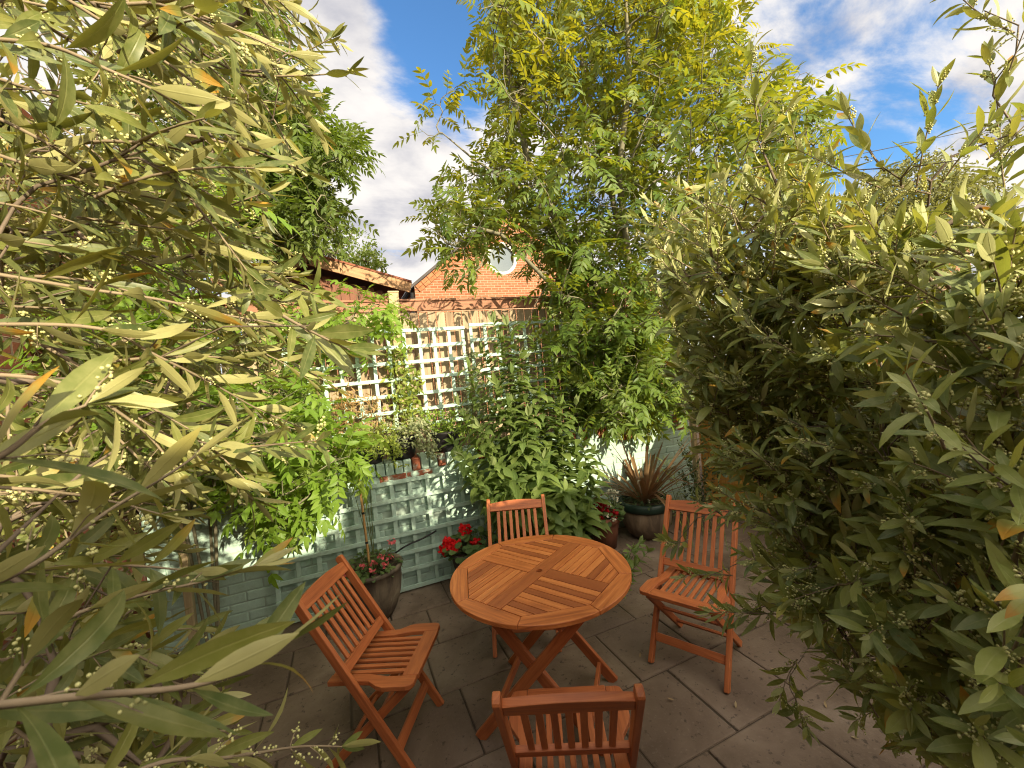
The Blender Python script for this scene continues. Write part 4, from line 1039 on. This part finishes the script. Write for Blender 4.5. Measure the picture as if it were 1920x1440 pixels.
# far trees: cloud of small leaves on real limbs
def far_tree(name, label, base, ctrs, n, leaf, mat_, trunk_top):
    base = np.asarray(base, float); t = thing(name, tuple(base), label, 'tree')
    sk = Skel(); sk.seed([base*0, np.asarray(trunk_top)-base], None, .4)
    T = np.concatenate([c+nrmz(RNG.normal(size=(24, 3)))*np.array(r)*RNG.uniform(.3, .95, (24, 1)) for c, r in ctrs])-base
    sk.reach(T, up=.3, step=.4); wd = MB(); sk.tubes(wd, .012, .5, 5, rmax=.2); wd.build('trunk', M['ashbark'], t, smooth=True)
    lv = Leaves()
    for c, r in ctrs:
        k = int(n*np.prod(r)**.66); cl = c+nrmz(RNG.normal(size=(k//14+1, 3)))*np.array(r)*RNG.uniform(.45, 1.0, (k//14+1, 1))**.5
        p = np.repeat(cl, 14, 0)+RNG.normal(size=(len(cl)*14, 3))*np.array(r)*.10
        lv.add(p-base, RNG.normal(size=p.shape)+np.array([0, 0, -.3]), RNG.normal(size=p.shape)+np.array([0, 0, .8]), leaf*RNG.uniform(.7, 1.3, len(p)), leaf*.45, .3, np.repeat(RNG.random(len(cl)), 14)*.7+.3*RNG.random(len(p)))
    lv.build('crown', M[mat_], t, OVATE_LO, .2)
c = at(1700, 370, 13)
far_tree('round_tree', 'round olive green tree on the skyline beyond the right olive bush', (c[0], c[1], 0), [(at(1710, 375, 13), (1.5, 1.3, 1.3)), (at(1640, 420, 13), (1.4, 1.2, 1.2)), (at(1790, 400, 13.3), (1.4, 1.2, 1.2)), (at(1560, 480, 13), (1.3, 1.3, 1.2)), (at(1700, 480, 13), (2, 1.4, 1.4))], 2600, .13, 'farleaf', at(1700, 480, 13))
c = at(600, 470, 9)
far_tree('leafy_tree', 'dense grey green tree behind the shed roof, sloping down to the right', (c[0], c[1], 0), [(at(590, 440, 9), (.8, .8, .9)), (at(640, 480, 9), (.75, .8, .6)), (at(680, 500, 9), (.5, .7, .35)), (at(530, 400, 9), (.9, .9, 1.0)), (at(440, 380, 9), (1., 1., 1.4))], 3400, .09, 'ashdark', at(560, 480, 9))

# ------------------------------------------------------------------ shrubs and pots
def stems_plant(name, label, base, tips, leaf, wid, gap, mat_, cat, prof=LANCE_LO, bend=.15, r=.004, droop=.9, ang=65, first=.2, decussate=True, curl=.7, seedbase=.12):
    base = np.asarray(base, float); t = thing(name, tuple(base), label, cat); lv, tw = Leaves(), MB()
    for tip in tips:
        tip = np.asarray(tip, float)-base; b0 = np.append(RNG.normal(size=2)*seedbase, 0); midp = (b0+tip)/2+np.append(RNG.normal(size=2)*bend*.5, bend*.6*np.linalg.norm(tip)*.3)
        P = bez(b0, midp, tip, 10); tw.tube(P, np.linspace(r, r*.35, 10), 5, cap=False)
        cum = np.concatenate([[0], np.cumsum(np.linalg.norm(np.diff(P, axis=0), axis=1))]); L = cum[-1]; q = L*first; k = 0
        ax0 = perp(nrmz(tip))
        while q < L:
            j = min(max(np.searchsorted(cum, q)-1, 0), 8); f = (q-cum[j])/(cum[j+1]-cum[j]); p = P[j]*(1-f)+P[j+1]*f; tg = nrmz(P[j+1]-P[j])
            ax = nrmz(ax0-tg*(ax0@tg)); ax = ang_axis(ax, tg, k*(PI/2 if decussate else 2.4)+RNG.normal()*.25); fr = q/L
            for sg in ((1, -1) if decussate else (1,)):
                a = math.radians(ang-25*fr)+RNG.normal()*.15; d = nrmz(tg*math.cos(a)+ax*sg*math.sin(a)); nr = nrmz(tg-d*(tg@d)+np.array([0, 0, .5]))
                ll = leaf*RNG.uniform(.7, 1.15)*(1.1-.42*fr**2); lv.add(p, d, nr, ll, ll*wid, curl*RNG.uniform(.5, 1.5), RNG.random())
            q += gap*RNG.uniform(.75, 1.3)*(1.15-.5*fr); k += 1
        for _ in range(3):
            d = nrmz(tg+RNG.normal(size=3)*.35); lv.add(tip, d, perp(d), leaf*.5, leaf*.5*wid, .3, RNG.random())
    lv.build('leaves', M[mat_], t, prof, .22, .08); tw.build('stems', M['stem'], t, smooth=True); return t
tip = lambda pts: [at(*p) for p in pts]
stems_plant('tall_shrub', 'tall leafy green shrub with drooping pointed leaves between trellis and table', (1.65, 3.36, 0),
    tip([(925, 605, 3.6), (940, 640, 3.7), (1000, 640, 3.8), (880, 690, 3.6), (1040, 690, 3.9), (950, 610, 3.75), (890, 730, 3.45), (930, 720, 3.4), (990, 780, 3.4), (1050, 760, 3.6), (1090, 820, 3.6), (870, 860, 3.3), (920, 940, 3.2), (1060, 920, 3.35), (1020, 860, 3.3), (960, 900, 3.2), (1100, 960, 3.5), (1040, 980, 3.3), (1090, 890, 3.9), (860, 760, 3.5), (1080, 760, 3.9), (960, 700, 3.6), (1010, 740, 3.6), (900, 800, 3.4), (1060, 830, 3.7), (850, 830, 3.45), (1110, 850, 3.8), (980, 820, 3.4), (930, 870, 3.3), (1040, 900, 3.5), (1090, 930, 3.6), (890, 900, 3.3), (1000, 930, 3.3), (955, 760, 3.5), (1120, 900, 3.7), (1070, 960, 3.5), (905, 660, 3.7), (975, 670, 3.7), (1030, 620, 3.9)]),
    .225, .40, .055, 'buddleia', 'shrub', prof=OVATE, first=.2, seedbase=.14, ang=84, curl=1.0)
stems_plant('leafy_seedling', 'small plant with grey green leaves at the right rim of the table', (1.62, 2.55, 0), tip([(1185, 1030, 2.8), (1215, 1035, 2.8), (1200, 1020, 2.85), (1170, 1050, 2.8)]), .11, .4, .07, 'buddleia', 'plant', prof=OVATE, first=.4, seedbase=.03)
stems_plant('dark_shrub', 'dark low shrub in the corner by the ochre fence', (3.25, 3.15, 0), tip([(1310+30*math.cos(i)*1.3, 870+45*math.sin(i*1.7), 4.3) for i in range(16)]), .06, .45, .035, 'darkleaf', 'shrub', prof=OVATE_LO, first=.3, seedbase=.15, curl=.3)
b_ = MB()
stems_plant('grass_clump', 'thin arching grassy plant beside the flax pot', (3.05, 3.3, 0), tip([(1250, 870, 4.3), (1290, 890, 4.3), (1300, 930, 4.2), (1265, 900, 4.2), (1240, 910, 4.2), (1310, 880, 4.4)]), .22, .05, .09, 'lime', 'plant', first=.4, curl=1.2)
def climber(name, label, base, poly, depth, n, leaf, wid, mat_, r=.02, cat='climber'):
    base = np.asarray(base, float); t = thing(name, tuple(base), label, cat); sk = Skel()
    T = np.array([at(x, y, depth+RNG.normal()*r) for x, y in sample_poly(poly, n)])-base
    tp = T[np.argmax(T[:, 2])]; sk.seed([base*0, tp*np.array([1, 1, .5]), tp], None, .08); sk.reach(T, up=.1, step=.06)
    wd = MB(); sk.tubes(wd, .0014, .35, 4, rmax=.008); wd.build('stems', M['stem'], t, smooth=True)
    lv = Leaves(); k = 7; P = np.repeat(T, k, 0)+RNG.normal(size=(n*k, 3))*leaf*.55
    D = RNG.normal(size=P.shape)+np.array([0, -.4, -.3]); lv.add(P, D, RNG.normal(size=P.shape)*.5+np.array([0, -.6, .7]), leaf*RNG.uniform(.6, 1.2, len(P)), leaf*wid, .4, RNG.random(len(P)))
    lv.build('leaves', M[mat_], t, OVATE_LO, .2); return t
climber('climber', 'lime tipped climber growing up the trellis beside the pale post', (.55, 4.08, 1.0), [(735, 650), (765, 655), (785, 700), (795, 780), (770, 800), (735, 800), (728, 720)], 3.95, 60, .06, .45, 'lime')
climber('climber', 'grey green climber on the shaded end of the fence trellis', (1.15, 4.08, 1.0), [(865, 660), (890, 660), (905, 740), (910, 800), (870, 810), (855, 760)], 4.25, 60, .04, .5, 'silver')
climber('rusty_shrub', 'rusty brown leaved shrub on the wall top left of the dark planter', (.02, 4.0, 1.0), [(600, 750), (690, 730), (720, 780), (715, 830), (640, 850), (590, 810)], 3.7, 120, .06, .2, 'rust', r=.12, cat='shrub')
climber('green_shrub', 'green shrub growing behind the wall below the upper trellis at left', (-.7, 4.0, 1.0), [(430, 700), (580, 690), (620, 780), (560, 860), (440, 860)], 3.55, 150, .06, .45, 'ashdark', r=.12, cat='shrub')
climber('ivy', 'green ivy mass beneath the ash behind the right part of the wall', (2.4, 4.0, 1.0), [(1060, 700), (1280, 690), (1290, 770), (1150, 800), (1070, 790)], 4.6, 260, .07, .55, 'ashdark', r=.10, cat='climber')
climber('twiggy_climber', 'pale twiggy climber on the fence right of the ash stems', (3.4, 4.1, 1.0), [(1200, 570), (1300, 560), (1340, 640), (1330, 740), (1240, 740)], 5.0, 160, .05, .35, 'lime', r=.08)

def strap_plant(name, label, base, n, L, Wd, mat_, spread, cat='plant', curl=.9):
    t = thing(name, tuple(base), label, cat); lv = Leaves()
    a = RNG.uniform(0, 2*PI, n); s = spread*np.sqrt(RNG.random(n)); D = np.stack([np.sin(s)*np.cos(a), np.sin(s)*np.sin(a), np.cos(s)], -1)
    B = np.stack([np.cos(a)*.03, np.sin(a)*.03, np.zeros(n)], -1); N = np.stack([-np.cos(a)*np.cos(s), -np.sin(a)*np.cos(s), np.sin(s)], -1)
    lv.add(B, D, -N*-1, L*RNG.uniform(.45, 1.12, n), Wd*RNG.uniform(.7, 1.2, n), curl*(RNG.uniform(.1, 1.3, n)*(s/spread+.2)+(RNG.random(n) < .14)*1.5), RNG.random(n)); lv.build('blades', M[mat_], t, STRAP, .35); return t

def pot(name, label, loc, prof, mat_, rim=None, soilr=None, soilz=None, group=None):
    t = thing(name, loc, label, 'plant pot', group); b = MB(); b.lathe(prof, (0, 0, 0), 48); b.build('body', M[mat_], t, smooth=True)
    if rim: b = MB(); b.lathe(rim[0], (0, 0, 0), 48); b.build('rim', M[rim[1]], t, smooth=True)
    b = MB(); b.lathe([(0.001, soilz+.012), (soilr*.6, soilz+.008), (soilr, soilz)], (0, 0, 0), 32); b.build('soil', M['soil'], t, smooth=True); return t
def flowers(lvs, C, r, n, leaf):
    """a globular flower head of n petals round C"""
    D = nrmz(RNG.normal(size=(n, 3))+np.array([0, -.2, .35])); lvs.add(C+D*r*.75, nrmz(D+RNG.normal(size=(n, 3))*.9), D, leaf*RNG.uniform(.8, 1.2, n), leaf*.9, .3, RNG.random(n))
def potted(name, label, base, r, h, n, leaf, mat_, heads, petal_, cat='flowers', headr=.035, npet=45, pl=.026, wid=.9):
    base = np.asarray(base, float); t = thing(name, tuple(base), label, cat); lv, tw = Leaves(), MB(); fls = []
    a = RNG.uniform(0, 2*PI, n); q = np.sqrt(RNG.random(n))*r; z = h*(RNG.random(n)**.7)*(1-.5*(q/r)**2)
    P = np.stack([np.cos(a)*q, np.sin(a)*q, z], -1)
    for p in P[::2]: tw.tube([p*np.array([.3, .3, 0]), p*np.array([.7, .7, .6]), p], .0025, 3, cap=False)
    lv.add(P, np.stack([np.cos(a), np.sin(a), RNG.normal(size=n)*.4], -1), np.stack([np.cos(a)*.4, np.sin(a)*.4, np.ones(n)], -1)+RNG.normal(size=(n, 3))*.3, leaf*RNG.uniform(.6, 1.2, n), leaf*wid, .5, RNG.random(n))
    for hp in heads:
        hp = np.asarray(hp, float)-base; tw.tube([np.array([hp[0]*.4, hp[1]*.4, .02]), hp*np.array([.8, .8, .6]), hp], .0028, 4, cap=False); fl = Leaves(); flowers(fl, hp, headr*RNG.uniform(.8, 1.15), npet, pl); fls.append(fl)
    lv.build('leaves', M[mat_], t, ROUND, .15, .1); tw.build('stems', M['stem'], t, smooth=True); [fl.build('flower_head', M[petal_], t, ROUND, .2) for fl in fls]; return t

# left stone pot, cane, impatiens
pl_ = np.array([.06, 3.40, 0.0])
pot('stone_pot', 'large mottled stone pot beside the left chair, with a cane', tuple(pl_), [(0, .0), (.125, 0), (.165, .06), (.205, .17), (.222, .28), (.222, .36), (.235, .365), (.238, .395), (.225, .40), (.205, .39), (.2, .34)], 'stonepot', None, .205, .345)
potted('impatiens', 'pink flowered bedding plants in the mottled stone pot', pl_+[0, 0, .34], .22, .16, 170, .05, 'geraniumleaf', [pl_+[x, y, z] for x, y, z in ((.08, -.10, .49), (.02, -.16, .47), (.14, -.12, .47), (-.05, -.14, .47), (.17, -.02, .56), (.0, -.2, .43), (-.16, -.14, .44), (.10, -.18, .44))], 'pinkpetal', headr=.018, npet=9, pl=.022, wid=.6)
b = MB(); c0_, c1_ = pl_+[-.01, -.02, .36], at(667, 850, 3.12); S_ = np.linspace(0, 1, 12)[:, None]; P_ = c0_*(1-S_)+c1_*S_
b.tube(P_, .0095, 8); t_ = b.build('bamboo_cane', M['bamboo'], smooth=True); tag(t_, 'upright bamboo cane with black ties in the mottled stone pot', 'cane')
for k in (.25, .5, .75): b = MB(); p = c0_*(1-k)+c1_*k; dd = nrmz(c1_-c0_); b.tube([p-dd*.008, p+dd*.008], .0125, 8); b.build('tie', M['black'], t_)
stems_plant('young_climber', 'bright leafy top growing round the head of the bamboo cane', tuple(pl_+[.02, .0, .37]), tip([(655, 810, 3.1), (690, 830, 3.1), (640, 840, 3.1), (675, 800, 3.15)]), .085, .42, .05, 'wisteria', 'climber', prof=OVATE, first=.72, seedbase=.01, bend=.02)
# geranium
pg = np.array([.86, 3.40, 0.0])
pot('grey_pot', 'grey pot of scarlet geraniums at the left rim of the table', tuple(pg), [(0, 0), (.11, 0), (.15, .2), (.165, .29), (.18, .295), (.18, .33), (.165, .33), (.155, .29)], 'zincpot', None, .16, .295)
potted('geranium', 'scarlet geranium in the grey pot left of the table', pg+[0, 0, .30], .20, .18, 120, .07, 'geraniumleaf', [at(840, 1018, 3.45), at(832, 1032, 3.42), at(848, 1030, 3.4), at(855, 1022, 3.45), at(872, 993, 3.5), at(893, 1020, 3.5)], 'redpetal', headr=.042, npet=60, pl=.028)
# terracotta pot
pt_ = np.array([2.22, 3.40, 0.0])
pot('terracotta_pot', 'dark terracotta pot of crimson and white flowers beside the flax pot', tuple(pt_), [(0, 0), (.10, 0), (.135, .2), (.145, .26), (.16, .262), (.16, .32), (.145, .32), (.14, .28)], 'terracotta', None, .145, .285)
potted('crimson_flowers', 'crimson bedding flowers in the dark terracotta pot', pt_+[0, 0, .29], .19, .16, 130, .05, 'geraniumleaf', [at(1128, 945, 3.95), at(1122, 960, 3.9), at(1150, 965, 3.9), at(1126, 972, 3.88), at(1135, 952, 3.9), at(1112, 945, 3.95)], 'crimson', headr=.032, npet=22, pl=.032)
potted('white_flowers', 'creamy white flowers between terracotta pot and flax pot', pt_+[.12, .02, .30], .10, .14, 40, .04, 'silver', [at(1140, 928, 3.98), at(1150, 930, 3.98), at(1145, 922, 3.98), at(1155, 937, 3.95), at(1141, 945, 3.9), at(1136, 967, 3.88), at(1150, 975, 3.86), at(1154, 922, 4.0)], 'whitepetal', headr=.022, npet=14, pl=.022)
# flax pot
pf = np.array([2.72, 3.38, 0.0])
pot('round_pot', 'rounded brown pot with dark green glazed rim holding the red flax', tuple(pf), [(0, 0), (.13, 0), (.19, .05), (.235, .14), (.25, .24), (.245, .30)], 'brownpot', ([(.245, .298), (.262, .30), (.268, .33), (.264, .375), (.245, .385), (.225, .375), (.22, .33)], 'greenglaze'), .232, .335)
strap_plant('red_flax', 'bronze red flax with long stiff blades in the round pot', pf+[0, 0, .33], 70, .92, .030, 'phormium', .95, 'flax')
potted('trailing_greens', 'dark trailing leaves edging the round pot under the flax', pf+[0, 0, .33], .25, .10, 150, .04, 'darkleaf', [pf+[.05, -.2, .42], pf+[-.1, -.18, .42]], 'whitepetal', headr=.010, npet=5, pl=.014, cat='plant', wid=.6)
potted('red_blossom', 'small red blossom on the dark shrub by the ochre fence', at(1350, 885, 4.2), .06, .05, 20, .06, 'darkleaf', [at(1364, 876, 4.15), at(1370, 882, 4.15)], 'crimson', headr=.03, npet=12, pl=.045, cat='flower')
# planters along the wall top
for i, (x, y, d, lab, m_) in enumerate(((757, 838, 3.60, 'dark round planter on the wall top right of the cane', 'darkpot'), (694, 852, 3.45, 'dark planter on the wall top just left of the trailing silver plant', 'darkpot'), (838, 822, 3.85, 'dark planter on the wall top behind the tall shrub', 'darkpot'))):
    p = at(x, y, d); p[1] = 3.83; p[2] = 1.115
    pot('planter', lab, tuple(p), [(0, 0), (.10, 0), (.13, .10), (.14, .17), (.15, .175), (.15, .19), (.13, .19)], m_, None, .135, .165, 'dark planters along the wall top')
    q = p+[0, 0, .17]
    climber('trailing_plant', ('silvery trailing plant in the round planter nearest the cane', 'pale green trailing plant in the leftmost wall planter', 'yellowish trailing plant in the planter behind the tall shrub')[i], q, [(x-45, y-50), (x+40, y-55), (x+70, y+0), (x+55, y+28), (x+35, y+5), (x-40, y-15)], d-.02, 110, .032, .5, ('silver', 'lime', 'wisteria')[i], r=.06, cat='plant')
strap_plant('cordyline', 'small strap leaved plant with reddish tips on the wall top', ony(703, 838, 3.84), 26, .28, .028, 'lime', 1.0, 'plant', 1.2)
# yellow post, hose
b = MB(); p = ony(345, 1040, 3.55); b.box((p[0], 3.55, .55), (.05, .05, 1.1)); tag(b.build('timber_post', M['post'], bevel=.004), 'yellowish timber post standing at the left end of the painted wall', 'post')
b = MB(); P0 = [ony(735, 1042, 3.56), ony(760, 1022, 3.55), ony(790, 1012, 3.57), ony(818, 995, 3.6)]; P0 = np.array(P0); b.tube(np.concatenate([bez(P0[0], P0[1], (P0[1]+P0[2])/2, 8), bez((P0[1]+P0[2])/2, P0[2], P0[3], 8)[1:]]), .008, 6)
tag(b.build('garden_hose', M['black'], smooth=True), 'black hose looped across the low trellis above the stone pot', 'hose')
# fallen leaves on the paving
FL = [(1264, 1314), (1455, 1257), (1595, 1382), (1680, 1384), (1300, 1010), (1445, 1062), (1380, 1330), (1550, 1330), (740, 1390), (1200, 1235)]
LB = ['pale fallen leaf on the paving between the nearest and right chairs', 'pale fallen leaf on the paving behind the right chair', 'curled fallen leaf on the paving at lower right', 'pale fallen leaf on paving under the right olive bush edge', 'fallen leaf on the paving behind the right chair back', 'fallen leaf at the foot of the right olive', 'dark fallen leaf in front of the right chair', 'fallen leaf lying by a paving joint at lower right', 'fallen leaf under the left chair', 'fallen leaf under the table edge']
for (x, y), lb in zip(FL, LB):
    r_ = ray(x, y); p = EYE+r_*(-H/r_[2])+[0, 0, .006]; lv = Leaves(); lv.add(np.zeros((1, 3)), np.array([[RNG.normal(), RNG.normal(), .05]]), np.array([[0, 0, 1.]]), .036, .011, -.6, RNG.random(1))
    o = lv.build('fallen_leaf', M['dryleaf'], None, LANCE, .3); o.location = p; tag(o, lb, 'leaf', 'fallen leaves on the paving')
